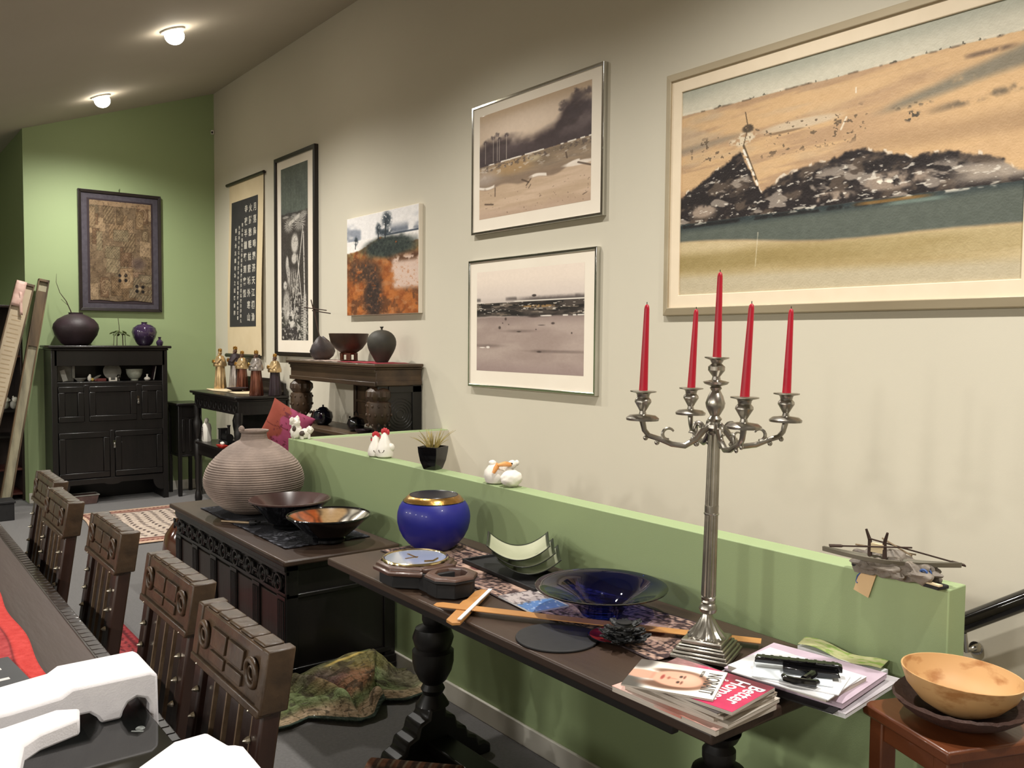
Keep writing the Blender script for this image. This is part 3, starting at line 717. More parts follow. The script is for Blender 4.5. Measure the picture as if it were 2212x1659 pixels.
# ---- small side table and hall table against the long wall
t = thing('side_table', 'small narrow black oak table half hidden behind the hall table, by the green wall corner', 'side table', (2.80, 9.12, 0))
b = MB(); b.box(-.16, .12, -.2, .2, .92, .945); b.build('top', M_black_oaky, t, .006)
b = MB(); b.box(-.13, .09, -.17, .17, .80, .92); b.box(-.125, .085, -.165, -.15, .42, .80); b.box(-.125, -.11, -.165, .165, .42, .80)
for i in range(3): b.box(-.10 + .07 * i, -.075 + .07 * i, -.178, -.165, .45, .78)
b.box(-.13, .09, -.17, .17, .40, .42); b.build('slatted_frame', M_black_oak, t, .004)
for x in (-.12, .08):
    for y in (-.16, .16):
        b = MB(); b.cb(x, y, .46, .035, .035, .92); b.build('leg', M_black_oak, t, .004)

t = thing('hall_table', 'black carved hall table with lower shelf carrying the gilded figurines', 'hall table', (2.93, 8.02, 0))
y0, y1 = -.62, .62; xf, xb = -.24, .25
b = MB(); b.box(xf - .01, xb, y0, y1, 1.07, 1.095); b.box(xf + .01, xb, y0 + .02, y1 - .02, 1.05, 1.07); b.build('top', M_black_oaky, t, .008)
b = MB(); b.box(xf + .03, xb - .02, y0 + .03, y1 - .03, .93, 1.05)
for k in range(9):
    yy = y0 + .1 + k * .13
    b.ring((xf + .028, yy, .985), .035, .006, 'x', 16, 6)
b.build('carved_frieze', M_black_oak, t, .003)
b = MB(); b.box(xb - .045, xb - .02, y0 + .02, y1 - .02, 1.095, 1.20); b.prism([(y0 + .02, 1.2), (y1 - .02, 1.2), (y1 - .2, 1.235), (y0 + .2, 1.235)], xb - .045, xb - .02, 'x')
b.build('upstand', M_black_oaky, t, .004)
b = MB(); b.box(xf + .02, xb - .01, y0 + .03, y1 - .03, .575, .60); b.box(xf + .04, xb - .03, y0 + .05, y1 - .05, .47, .575); b.build('lower_shelf', M_black_oaky, t, .005)
b = MB(); b.box(xb - .03, xb - .02, y0 + .04, y1 - .04, .60, .93); b.build('back_panel', M_black_oak, t)
for x in (xf + .05, xb - .05):
    for y in (y0 + .06, y1 - .06):
        b = MB(); b.lathe([(.03, 0), (.036, .04), (.03, .09), (.022, .12), (.03, .2), (.03, .40), (.036, .44), (.036, .60), (.024, .62), (.042, .72), (.046, .78), (.028, .84), (.036, .87), (.036, .95)], (x, y, 0), 18)
        b.build('leg', M_black_oak, t)

# ---- carved sideboard
t = thing('sideboard', 'carved dark oak sideboard with bulbous legs beyond the stairwell, under the orange canvas', 'sideboard', (3.0, 5.86, 0))
L = .70; xf, xb = -.17, .185
b = MB(); b.box(xf - .03, xb, -L - .03, L + .03, 1.415, 1.437); b.box(xf - .015, xb, -L - .015, L + .015, 1.40, 1.415); b.build('top', M_carvedy, t, .006)
b = MB(); b.box(xf, xb, -L, L, 1.285, 1.40); b.box(xf - .012, xf, -L, L, 1.285, 1.315); b.box(xf - .008, xf, -L, L, 1.375, 1.40)
b.box(xf, xb, -L - .01, -L, 1.29, 1.32); b.build('frieze', M_carvedy, t, .004)
bulb = [(.045, 0), (.045, .03), (.03, .045), (.035, .06), (.06, .09), (.082, .13), (.086, .19), (.083, .245), (.068, .252), (.072, .26), (.088, .285), (.085, .32), (.06, .345), (.04, .36), (.048, .375), (.035, .385), (.045, .40), (.045, .43)]
for y in (-L + .07, L - .07):
    b = MB(); b.lathe(bulb, (xf + .06, y, .93), 40, (12, .05, .26, .34))
    for q in range(12):
        for zz, rr in ((1.02, .081), (1.09, .086), (1.15, .084)):
            a = q * PI / 6 + (.26 if zz == 1.09 else 0)
            b.blob((xf + .06 + rr * math.cos(a), y + rr * math.sin(a), zz), (.009, .009, .012), sub=1)
    b.cb(xf + .06, y, 1.36, .105, .105, .08)
    b.build('bulbous_leg', M_carved, t)
b = MB(); b.box(xb - .02, xb, -L + .02, .28, .955, 1.29); 
for a0, a1 in ((-L + .06, -.22), (-.16, .24)):
    b.box(xb - .032, xb - .02, a0, a1, .99, 1.03); b.box(xb - .032, xb - .02, a0, a1, 1.12, 1.14); b.box(xb - .032, xb - .02, a0, a1, 1.24, 1.27)
    for q in (a0, (a0 + a1) / 2 - .015, a1 - .03): b.box(xb - .034, xb - .02, q, q + .03, .99, 1.27)
b.build('back_panel', M_carved, t, .003)
b = MB(); b.box(xf + .02, xb - .001, -L + .01, -L + .03, .955, 1.29); b.box(xb - .07, xb, -L, -L + .04, .955, 1.29); b.box(xf + .1, xb, -L, -L + .012, 1.24, 1.285)
for q in range(5): b.ring((xf + .19, -L + .01, 1.09), .03 + .02 * q, .004, 'y', 26, 5)
b.build('end_panel', M_black_oak, t, .003)
b = MB(); b.box(xf, xb, -L, L, .90, .93); b.box(xf + .02, xb, -L + .02, L - .02, .82, .90); b.build('lower_shelf', M_carvedy, t, .006)
b = MB()
b.box(xf + .03, xb, -L + .03, L - .03, .12, .82); b.box(xf + .02, xf + .03, -.03, .03, .14, .80)
b.build('lower_cabinet', M_carved, t, .004)
for x in (xf + .06, xb - .05):
    for y in (-L + .07, L - .07):
        b = MB(); b.cb(x, y, .06, .07, .07, .12); b.build('foot', M_carved, t, .006)

# ---- carved chest beside the partition
t = thing('blanket_chest', 'low dark carved chest with panelled front beside the partition, carrying the ribbed urn', 'chest', (1.82, 4.42, 0))
xf, xb, ya, yb, zt = -.285, .27, -.80, .80, .60
b = MB(); b.box(xf - .03, xb, ya - .045, yb + .03, zt, zt + .028); b.build('lid', M_tabletop, t, .008)
b = MB(); b.box(xf + .012, xb, ya + .012, yb, .06, zt); b.build('box', M_black_oak, t)
b = MB(); b.box(xf - .008, xf + .02, ya, yb, .02, .085); b.box(xf - .008, xb, ya - .012, ya + .012, .02, .085); b.box(xf - .012, xb, ya - .016, ya, .02, .05)
b.box(xf - .006, xf + .02, ya, yb, .565, zt); b.box(xf, xb, ya, ya + .014, .44, .46); b.box(xf, xb, ya, ya + .014, .565, zt); b.box(xf, xf + .06, ya, ya + .014, .06, zt); b.box(xb - .06, xb, ya, ya + .014, .06, zt)
b.box(xf + .02, xb - .02, ya - .002, ya + .012, .10, .125)
b.build('moulding', M_black_oak, t, .004)
b = MB()
for k in range(9):
    yy = ya + .09 + k * .178
    b.ring((xf + .002, yy, .505), .036, .008, 'x', 18, 6)
    b.blob((xf + .002, yy, .505), (.006, .014, .014), sub=2)
    b.ring((xf + .002, yy + .089, .535), .036, .007, 'x', 12, 6, PI, 2 * PI); b.ring((xf + .002, yy + .089, .475), .036, .007, 'x', 12, 6, 0, PI)
b.box(xf, xf + .015, ya, yb, .45, .465); b.box(xf, xf + .015, ya, yb, .55, .565); b.build('carved_frieze', M_black_oak, t)
M_panel = wood('chest_panel', '#2e211c', '#201613', 'z', .45, 7)
for k in range(5):
    a = ya + .06 + k * .30
    b = MB(); b.box(xf + .004, xf + .014, a + .05, a + .28, .10, .435); b.build('front_panel', M_panel, t, .004)
for k in range(6):
    a = ya + .005 + k * .30
    b = MB(); b.box(xf - .004, xf + .018, a, a + .09, .085, .45)
    for q in range(4): b.tube([(xf - .004, a + .018 + q * .018, .11), (xf - .004, a + .018 + q * .018, .43)], .006, 6)
    b.build('fluted_stile', M_black_oak, t)

# ---- refectory table in front of the partition
t = thing('refectory_table', 'long narrow dark trestle table in front of the green partition, covered in bric-a-brac', 'table', (1.755, 2.115, 0))
b = MB(); b.box(-.295, .335, -.935, .935, .732, .76); b.build('tabletop', M_tabletop, t, .006)
M_turn = mat('black_turned_oak', '#15110f', 0.45, h2='#0c0a09', scale=14, coat=.08)
col_p = [(.062, .235), (.05, .255), (.036, .275), (.046, .295), (.036, .315), (.052, .33), (.07, .365), (.078, .40), (.078, .44), (.066, .452), (.07, .462), (.078, .49), (.066, .525), (.036, .54), (.042, .555), (.042, .575), (.03, .59), (.045, .60), (.055, .62)]
for y in (.60, -.74):
    b = MB(); b.lathe(col_p, (-.025, y, 0), 28, (16, .012, .44, .46)); b.build('turned_column', M_turn, t)
    foot = [(-.28, 0), (-.28, .035), (-.25, .055), (-.225, .055), (-.215, .085), (-.175, .10), (-.165, .135), (-.125, .15), (-.115, .19), (-.075, .205), (-.07, .24)]
    foot = foot + [(-x - .07 + .07 * 0, z) for x, z in foot[::-1]]
    foot = [(x, z) for x, z in foot[:11]] + [(-.07 - x, z) for x, z in foot[:11][::-1]]
    b = MB(); b.prism(foot, y - .055, y + .055, 'y'); b.build('trestle_foot', M_turn, t, .01)
    b = MB(); br = [(-.24, .732), (-.24, .70), (-.16, .69), (-.12, .655), (-.09, .645), (-.085, .62)]
    b.prism(br + [(-.07 - x, z) for x, z in br[::-1]], y - .045, y + .045, 'y'); b.build('bracket', M_turn, t, .006)
b = MB(); b.box(-.085, .015, -.69, .55, .075, .125); b.build('stretcher', M_turn, t, .006)
b = MB(); b.box(-.27, -.245, -.80, .80, .70, .732); b.box(.29, .31, -.80, .80, .70, .732); b.build('apron_rail', M_turn, t, .004)

# ---- dining table (left foreground)
t = thing('dining_table', 'long dark dining table in the left foreground with chairs tucked along it', 'table', (0.02, 3.0, 0))
b = MB(); b.box(-.49, .49, -1.9, 1.95, .725, .76); b.build('tabletop', M_dine, t, .006)
b = MB(); b.box(.49, .528, -1.9, 1.95, .715, .755); b.box(-.528, -.49, -1.9, 1.95, .715, .755)
for k in range(96):
    yy = -1.88 + k * .04; b.box(.495, .526, yy, yy + .026, .7545, .7568)
b.build('carved_edge', M_darky, t, .004)
b = MB(); b.box(-.40, .40, -1.75, 1.8, .63, .725); b.build('apron_rail', M_darky, t, .005)
for x in (-.36, .36):
    for y in (-1.7, 1.75):
        b = MB(); b.lathe([(.05, 0), (.05, .1), (.035, .13), (.06, .25), (.075, .35), (.06, .45), (.035, .5), (.05, .55), (.05, .65)], (x, y, 0), 20); b.build('leg', M_darky, t)

# ---- dining chairs
M_rail = mat('worn_gilded_oak', '#4d3a28', 0.42, h2='#33261a', scale=22, bump=.15, bscale=60, coat=.05)
M_chairw = wood('red_brown_oak', '#3a241b', '#27150f', 'z', .38, 9, coat=.2)
M_slat = wood('dark_leather_slat', '#2c1a14', '#1c100c', 'z', .45, 7)
M_edge = mat('worn_edge', '#7b6650', .5, h2='#5b4836', scale=30)
M_stud = mat('brass_stud', '#c9c0ae', 0.25, 0.9)
def make_chair(lab):
    t = thing('dining_chair', lab, 'chair', (0, 0, 0), 0, 'carved chairs along the dining table')
    hw = .195
    def bx(z): return (z - .45) * .15          # rake of the back
    def slab(b, y0, y1, z0, z1, xo0, xo1):
        b.loft([[(bx(z) + a, y, z) for a, y in ((xo0, y0), (xo1, y0), (xo1, y1), (xo0, y1))] for z in (z0, z1)])
    b = MB(); b.box(-.40, .0, -hw, hw, .42, .46); b.build('seat', M_slat, t, .015)
    for sy in (-1, 1):
        y0, y1 = (hw - .045, hw) if sy > 0 else (-hw, -hw + .045)
        b = MB(); slab(b, y0, y1, .45, .90, 0, .042)
        b.loft([[(a, y, z) for a, y in ((0 + k, y0), (.042 + k, y0), (.042 + k, y1), (0 + k, y1))] for z, k in ((0, .03), (.45, 0))])
        b.build('stile', M_chairw, t, .006)
        b = MB(); b.cb(-.37, sy * (hw - .025), .21, .045, .045, .42); b.build('front_leg', M_chairw, t, .006)
    b = MB(); b.cb(-.19, 0, .14, .03, 2 * hw - .08, .03)
    for sy in (-1, 1): b.cb(-.18, sy * (hw - .025), .14, .36, .028, .03)
    b.build('stretcher', M_chairw, t, .004)
    # crest rail
    b = MB(); hr = hw + .005
    slab(b, -hr, hr, .885, .998, -.004, .046)
    slab(b, -hr - .004, -hr + .028, .88, 1.0025, -.008, .05); slab(b, hr - .028, hr + .004, .88, 1.0025, -.008, .05)
    slab(b, -hr, hr, .875, .893, -.012, .02)
    for k in range(5):
        yy = -hr + .034 + k * .0675; slab(b, yy, yy + .060, .997, 1.004, .0, .042)
    b.build('crest_rail', M_rail, t, .005)
    b = MB()
    for y in (-.140, .140):
        c = (bx(.945) - .008, y, .945); b.ring(c, .026, .007, 'x', 24, 8); b.ring(c, .013, .0035, 'x', 18, 6)
    for y in (-.05, .05):
        slab(b, y - .043, y + .043, .935, .975, -.011, -.002); slab(b, y - .043, y + .043, .903, .926, -.010, -.002)
    b.build('carved_relief', M_rail, t, .003)
    # back slats with worn edges
    for k in range(4):
        yc = -.108 + k * .072
        b = MB(); slab(b, yc - .031, yc + .031, .50, .885, .012, .028); s_ = b.build('slat', M_slat, t, .004)
        b = MB(); slab(b, yc - .0345, yc - .029, .50, .885, .006, .03); b.build('slat_edge', M_edge, s_, .001)
    b = MB(); slab(b, -hw + .045, hw - .045, .49, .54, .008, .036); b.build('lower_rail', M_chairw, t, .004)
    b = MB(); b.lathe([(.008, 0), (.007, .004), (.003, .011), (.0005, .013)], seg=8); st = b.build('stud', M_stud, t)
    first = True
    for sy in (-1, 1):
        for k in range(7):
            z = .53 + k * .058; q = st if first else st.copy()
            if not first: COL.objects.link(q); q.parent = t
            first = False
            q.location = (bx(z) - .001, sy * (hw - .040), z); q.rotation_euler = (0, -PI / 2, 0)
    return t
c0 = make_chair('carved dining chair nearest the camera, brass-studded, beside the polystyrene blocks')
c0.location = (.555, 1.775, 0)
for x, y, lab in ((.585, 2.315, 'carved dining chair second from the camera, overlapped by the nearest chair'),
                  (.585, 3.005, 'carved dining chair in the middle of the row of five'),
                  (.555, 3.63, 'carved dining chair fourth from the camera along the dining table'),
                  (.60, 4.16, 'carved dining chair farthest from the camera along the dining table')):
    dup(c0, (x, y, 0), 0, lab)

# ---- stool with turned bowls (right foreground)
M_stool = wood('red_stool_wood', '#6e3c20', '#542a15', 'y', .38, 8, coat=.2)
t = thing('wooden_stool', 'red-brown wooden stool at the right edge holding two turned bowls', 'stool', (1.957, .895, 0), math.radians(-21.9))
b = MB(); b.box(-.148, .150, -.134, .134, .737, .766); b.build('seat', M_stool, t, .006)
b = MB(); b.box(-.125, .125, -.113, -.098, .69, .737); b.box(-.125, .125, .098, .113, .69, .737); b.box(-.128, -.113, -.1, .1, .69, .737); b.box(.113, .128, -.1, .1, .69, .737); b.build('apron_rail', M_stool, t, .003)
for x in (-.115, .115):
    for y in (-.10, .10):
        b = MB(); b.cb(x, y, .369, .042, .042, .738); b.build('leg', M_stool, t, .004)

# ---- stair handrail
M_rail2 = mat('black_lacquer', '#0a0908', 0.12, coat=.5)
t = thing('handrail', 'black glossy stair handrail on the wall at the right edge', 'handrail')
b = MB()
pr = [(3.10, y, .668 + (1.34 - y) * .665) for y in (2.6, 1.34, .2)]
def rail_sec(p, d=.0):
    return [(p[0] + .030 * math.cos(a) * (1 + .15 * math.cos(2 * a)), p[1], p[2] + .040 * math.sin(a)) for a in [2 * PI * k / 20 for k in range(20)]]
b.loft([rail_sec(p) for p in pr]); b.build('rail', M_rail2, t)
for y in (1.405, .35):
    z = .668 + (1.34 - y) * .665
    b = MB(); b.tube([(3.185, y, z - .11), (3.12, y, z - .105), (3.10, y, z - .035)], .009, 8); b.lathe([(.024, 0), (.024, .006), (.012, .012)], seg=18, c=(0, 0, 0))
    for v in b.bm.verts[-54:]: v.co = Tr(3.195, y, z - .11) @ Ry(-PI / 2) @ v.co
    b.build('bracket', M_chrome, t)

# ---- dark bookcase in the hall opening, leaning frames
t = thing('dark_bookcase', 'dark shelved bookcase in the recess at the left edge', 'bookcase', (.95, 9.75, 0))
b = MB(); b.box(-.55, .45, .25, .28, 0, 1.90); b.box(.42, .45, -.15, .28, 0, 1.90); b.box(-.55, -.52, -.15, .28, 0, 1.90); b.box(-.57, .47, -.17, .28, 1.88, 1.905); b.build('carcass', M_dark, t, .004)
M_redsh = wood('red_shelf', '#5a2a22', '#42201a', 'x', .45)
for z, m in ((.06, M_redsh), (.30, M_redsh), (.62, M_black_oak), (.87, M_black_oak), (1.40, M_redsh)):
    b = MB(); b.box(-.52, .42, -.15, .25, z, z + .022); b.build('shelf', m, t, .003)
M_oldwood = wood('weathered_wood', '#6b563c', '#3f3222', 'z', .6, 12)
M_oldpaint = mat('faded_grey_paint', '#a39b80', .7, h2='#6f6a58', scale=18, stretch=(1, 1, .15), bump=.2)
def lean(name, lab, foot, top, wd_, dp_, face, extra):
    f, p = Vector(foot), Vector(top); L_ = (p - f).length
    z = (p - f).normalized(); x = Vector((1, 0, 0)); x = (x - z * x.dot(z)).normalized(); y = z.cross(x)
    M = Matrix((x, y, z)).transposed().to_4x4(); M.translation = Vector((0, 0, 0))
    t = thing(name, lab, extra[0], foot)
    b = MB(); b.M = M
    for sx in (-1, 1): b.box(sx * wd_ / 2 - (.012 if sx > 0 else 0), sx * wd_ / 2 + (0 if sx > 0 else .012), -dp_, 0, 0, L_)
    b.box(-wd_ / 2, wd_ / 2, -dp_, 0, 0, .02); b.box(-wd_ / 2, wd_ / 2, -dp_, 0, L_ - .025, L_)
    b.build('frame', M_oldwood, t, .003)
    b = MB(); b.M = M; b.box(-wd_ / 2 + .012, wd_ / 2 - .012, -dp_ * .55, -dp_ * .3, .02, L_ - .025); b.build('panel', face, t)
    return t, M, L_
t, M, L_ = lean('narrow_frame', 'long narrow weathered wooden trough frame leaning against the green wall', (1.125, 9.04, .0), (1.535, 9.32, 2.14), .095, .06, M_oldpaint, ('frame',))
b = MB(); b.M = M; b.box(-.04, .04, -.05, -.033, 1.55, 2.08); b.build('dark_end', M_oldwood, t)
t, M, L_ = lean('verse_board', 'narrow framed board of handwritten lines leaning at the left edge', (.83, 8.95, .0), (1.375, 9.28, 2.10), .16, .05, mat('aged_paper', '#b3a48c', .85, h2='#a8987f', scale=5), ('board',))
M_ink = mat('faded_ink', '#a08d70', .9)
b = MB(); b.M = M
for k in range(36):
    z = L_ - .33 - k * .042; n = .035 + .03 * random.random(); b.box(-n, n * .9, -.0285, -.0270, z, z + .009)
b.build('handwriting', M_ink, t)
M_pink = mat('pink_ribbon', '#c7a99d', .6, h2='#b89488', scale=20)
b = MB(); b.M = M
b.loft([[(x - .075, -.052 - .004 * math.sin(z * 60), z) for x in (0, .03, .06, .085)] for z in [L_ + .002 - k * .03 for k in range(9)]], cap=False, closed=False)
b.loft([[(x - .075, y, L_ + .003) for x in (0, .03, .06, .085)] for y in (-.052, 0.0)], cap=False, closed=False)
b.loft([[(-.035 + x + .05 * (k / 7), -.053, L_ - .1 - k * .03) for x in (0, .025)] for k in range(8)], cap=False, closed=False)
b.build('ribbon', M_pink, t, solid=.003)
t = thing('black_plinth', 'low black box on the floor at the left edge below the leaning frames', 'box', (1.07, 8.72, 0))
MB().box(-.14, .09, -.12, .1, 0, .15).build('box', M_blackmatt, t, .006)
MB().box(-.15, .10, -.13, .11, .15, .17).build('lid', M_blackmatt, t, .004)
# ================================================================ small things: back of the room
TOPC = 8.97, 1.523     # cupboard
M_umber = mat('umber_stoneware', '#33242a', 0.55, h2='#241a1c', scale=9, bump=.1)
t = thing('round_vase', 'large squat dark brown vase holding a bare twig, on the left of the cupboard top', 'vase', (1.787, 9.19, 1.523))
b = MB(); b.lathe([(.10, 0), (.13, .02), (.185, .10), (.203, .165), (.195, .205), (.16, .25), (.10, .285), (.062, .30), (.064, .315), (.052, .315), (.05, .29), (.02, .27)], seg=36); b.build('body', M_umber, t)
b = MB(); b.tube([(-.01, 0, .2), (-.04, .02, .33), (-.08, .0, .42), (-.13, .02, .50), (-.16, .03, .60), (-.155, .03, .68)], [.005, .005, .004, .003, .002, .001], 6)
b.tube([(-.06, .01, .38), (-.10, .03, .42), (-.12, .02, .44)], .002, 5); b.build('twig', M_wick, t)
M_leafy = mat('dark_green_leaf', '#35431f', .5, h2='#4c5628', scale=20)
t = thing('leaf_ornament', 'spidery green plant ornament on thin legs in the middle of the cupboard top', 'ornament', (2.174, 9.17, 1.523))
b = MB()
for a in (0, .9, 1.9, 3.0, 4.1, 5.2):
    b.tube([(.055 * math.cos(a), .03 * math.sin(a), 0), (.05 * math.cos(a), .028 * math.sin(a), .10), (.01 * math.cos(a), 0, .135)], .0028, 5)
b.tube([(0, 0, .12), (-.004, 0, .20), (-.012, 0, .27)], .003, 5); b.build('wire_legs', M_wick, t)
b = MB()
for k in range(12):
    a = k * .55; r = .045 + .03 * (k % 3) / 2
    b.blob((r * math.cos(a), .5 * r * math.sin(a), .135 - .01 * (k % 4)), (.026, .010, .007), .2, 3, k, 2, Rz(a) @ Ry(.5))
b.build('leaves', M_leafy, t)
M_purple = mat('purple_glaze', '#3c2c48', 0.12, h2='#2d2138', scale=5, coat=.6)
t = thing('purple_vase', 'glossy purple round vase with a tiny neck at the right of the cupboard top', 'vase', (2.41, 9.18, 1.523))
b = MB(); b.lathe([(.05, 0), (.07, .015), (.105, .08), (.12, .135), (.105, .18), (.065, .208), (.03, .214), (.026, .225), (.032, .235), (.02, .235), (.015, .215)], seg=32); b.build('body', M_purple, t)
t = thing('purple_bottle', 'tiny purple bottle vase beside the purple round vase on the cupboard', 'vase', (2.535, 9.10, 1.523))
b = MB(); b.lathe([(.024, 0), (.033, .02), (.034, .04), (.02, .055), (.012, .062), (.013, .08), (.018, .088), (.008, .086)], seg=20); b.build('body', M_purple, t)

SZ = 1.179
M_stone = mat('pale_grey_ceramic', '#a9a79f', .5, h2='#8d8b83', scale=15)
t = thing('photo_stand', 'pale grey angular photo stand at the left of the cupboard shelf', 'photo frame', (1.685, 9.14, SZ))
b = MB(); b.box(-.07, .07, .02, .035, 0, .20); b.prism([(-.075, .17), (.075, .17), (.055, .198), (-.06, .198)], -.01, .02, 'y'); b.box(.05, .075, -.01, .02, .03, .17); b.build('stand', M_stone, t, .003)
t = thing('leaning_card', 'small grey card leaning in front of the pale photo stand on the cupboard shelf', 'card', (1.665, 9.07, SZ))
b = MB(); b.M = Ry(-.28); b.box(-.02, .024, -.004, .004, .006, .115); b.build('card', M_stone, t, .001)
t = thing('shallow_dish', 'small shallow grey dish on the cupboard shelf beside the photo stand', 'dish', (1.80, 9.10, SZ))
b = MB(); b.lathe([(.025, 0), (.03, .005), (.055, .03), (.052, .032), (.03, .012), (.001, .01)], seg=24); b.build('dish', M_stone, t)
M_yel = mat('yellow_glaze', '#c9ad5a', .4); M_terr = mat('terracotta_red', '#6d3330', .6); M_blueg = mat('blue_glaze', '#3d4c66', .3)
t = thing('bird_figurine', 'tiny white and yellow bird figurine on the cupboard shelf', 'figurine', (1.872, 9.06, SZ))
b = MB(); b.blob((0, 0, .03), (.018, .016, .03), .1); b.blob((.004, 0, .058), (.011, .011, .012)); b.build('body', M_ceramic, t)
b = MB(); b.blob((.026, -.005, .018), (.014, .012, .016)); b.build('wing', M_yel, t)
t = thing('fish_figurine', 'tiny grey fish ornament tilted beside the bird figurine on the cupboard shelf', 'figurine', (1.95, 9.13, SZ))
b = MB(); b.blob((0, 0, .035), (.045, .014, .012), .15, 2, 3, 3, Ry(-.5)); b.box(-.015, .0, -.01, .01, 0, .03); b.build('body', M_stone, t)
t = thing('red_block', 'small dark red block lying on the cupboard shelf left of the plate', 'ornament', (1.975, 9.05, SZ))
b = MB(); b.box(-.042, .042, -.012, .012, 0, .028); b.blob((-.05, -.01, .012), (.014, .012, .012)); b.build('block', M_terr, t, .003)
t = thing('display_plate', 'round pale plate standing upright in the middle of the cupboard shelf', 'plate', (2.105, 9.18, SZ))
b = MB(); b.M = Tr(0, 0, .092) @ Rx(PI / 2 - .22); b.lathe([(.001, .004), (.045, .003), (.05, .0), (.082, -.008), (.084, -.004), (.052, .006), (.001, .010)], seg=36); b.build('plate', M_stone, t)
b = MB(); b.box(-.03, .03, -.03, .03, 0, .012); b.build('stand', M_blackmatt, t)
t = thing('white_bracket', 'small white U-shaped holder in front of the upright plate', 'holder', (2.075, 9.03, SZ))
b = MB(); b.prism([(-.036, 0), (.036, 0), (.036, .036), (.022, .036), (.022, .012), (-.022, .012), (-.022, .036), (-.036, .036)], -.015, .015, 'y'); b.build('holder', M_ceramic, t, .002)
t = thing('glass_paperweight', 'tiny clear glass ball ornament in front of the upright plate', 'ornament', (2.135, 9.06, SZ))
b = MB(); b.lathe([(.012, 0), (.014, .012), (.006, .016), (.018, .03), (.02, .045), (.012, .06), (.001, .064)], seg=20); b.build('ball', M_chrome, t)
M_celadon = mat('celadon_glaze', '#8b8f80', .4, h2='#a5a799', scale=22)
t = thing('celadon_bowl', 'grey-green footed bowl at the right of the cupboard shelf', 'bowl', (2.295, 9.12, SZ))
b = MB(); b.lathe([(.035, 0), (.035, .012), (.055, .03), (.073, .07), (.076, .10), (.079, .113), (.073, .113), (.068, .07), (.04, .025), (.001, .02)], seg=32); b.build('bowl', M_celadon, t)
t = thing('bud_vase', 'tiny white onion-shaped vase right of the grey-green bowl', 'vase', (2.40, 9.06, SZ))
b = MB(); b.lathe([(.018, 0), (.03, .012), (.026, .028), (.010, .036), (.007, .05), (.011, .062), (.005, .06)], seg=20); b.build('body', M_ceramic, t)
t = thing('slim_book', 'slim dark book leaning at the right end of the cupboard shelf', 'book', (2.465, 9.1, SZ))
b = MB(); b.M = Ry(.18); b.box(-.012, -.002, -.05, .06, .003, .145); b.build('cover', M_umber, t, .001)
b = MB(); b.M = Ry(.18); b.box(-.011, -.003, -.051, -.048, .006, .142); b.build('pages', M_stone, t)
M_crate = mat('worn_pink_paint', '#7d625c', .7, h2='#5b4743', scale=14)
t = thing('low_crate', 'small worn wooden crate pushed under the tall cupboard', 'crate', (1.80, 9.10, 0))
b = MB(); b.loft([[(-.115, -.06, 0), (.115, -.06, 0), (.115, .06, 0), (-.115, .06, 0)], [(-.135, -.075, .085), (.135, -.075, .085), (.135, .075, .085), (-.135, .075, .085)]])
b.build('box', M_crate, t, .003)
b = MB(); 
for q in (-1, 1): b.box(-.14, .14, q * .076 - .006, q * .076 + .006, .083, .092); b.box(q * .134 - .006, q * .134 + .006, -.076, .076, .083, .092)
b.build('rim', M_stone, t, .002)

# hall-table things
HZ = 1.0956
M_gilt = mat('gilded_robe', '#d9bd8f', .2, .6, h2='#a98a5e', scale=10, coat=.4)
M_copper = mat('copper_robe', '#74432f', .25, .5, h2='#48231c', scale=8, coat=.3)
M_silver = mat('silver_robe', '#b1a8a2', .22, .6, h2='#857c76', scale=10)
M_skin = mat('dark_face', '#5d4233', .5)
def king(x, y, h, robe, cape, lab, rz=0, crown=M_gold, z=HZ):
    t = thing('robed_figurine', lab, 'figurine', (x, y, z), rz, 'gilded robed figurines on the hall table')
    k = h / .40
    b = MB(); b.lathe([(.055 * k, 0), (.058 * k, .01 * k), (.050 * k, .10 * k), (.042 * k, .20 * k), (.040 * k, .27 * k), (.030 * k, .31 * k), (.012 * k, .325 * k)], seg=40, flute=(10, .07, -1, .24 * k)); b.build('robe', robe, t)
    b = MB(); b.lathe([(.060 * k, .215 * k), (.063 * k, .235 * k), (.050 * k, .28 * k), (.034 * k, .315 * k), (.016 * k, .325 * k)], seg=36, flute=(7, .05, -1, .25 * k))
    for s in (-1, 1): b.tube([(-.01 * k, s * .045 * k, .29 * k), (-.045 * k, s * .04 * k, .25 * k), (-.06 * k, s * .01 * k, .255 * k)], [.014 * k, .016 * k, .010 * k], 8)
    b.build('cape', cape, t)
    b = MB(); b.blob((0, 0, .345 * k), (.018 * k, .017 * k, .023 * k)); b.blob((-.018 * k, 0, .343 * k), (.004 * k, .003 * k, .005 * k), sub=1); b.blob((-.012 * k, 0, .328 * k), (.010 * k, .011 * k, .014 * k)); b.build('head', M_skin if robe is not M_gilt else M_gilt, t)
    b = MB(); b.ring((0, 0, .362 * k), .016 * k, .004 * k, 'z', 14, 6)
    for q in range(6): b.lathe([(.004 * k, 0), (.004 * k, .014 * k), (.0005, .026 * k)], (.016 * k * math.cos(q * PI / 3), .016 * k * math.sin(q * PI / 3), .362 * k), 6)
    b.lathe([(.014 * k, 0), (.010 * k, .02 * k), (.002 * k, .03 * k)], (0, 0, .362 * k), 10)
    b.build('crown', crown, t)
    b = MB(); b.cb(-.066 * k, 0, .262 * k, .02 * k, .022 * k, .026 * k); b.lathe([(.009 * k, 0), (.001, .012 * k)], (-.066 * k, 0, .275 * k), 8); b.build('gift', M_gold, t, .001)
king(2.95, 8.54, .405, M_gilt, M_gilt, 'gilded robed king figurine at the far left end of the hall table', z=HZ + .013)
king(3.04, 8.37, .43, M_silver, M_umber, 'tall crowned figurine with dark face and silver robe, in the middle pair', z=HZ + .013)
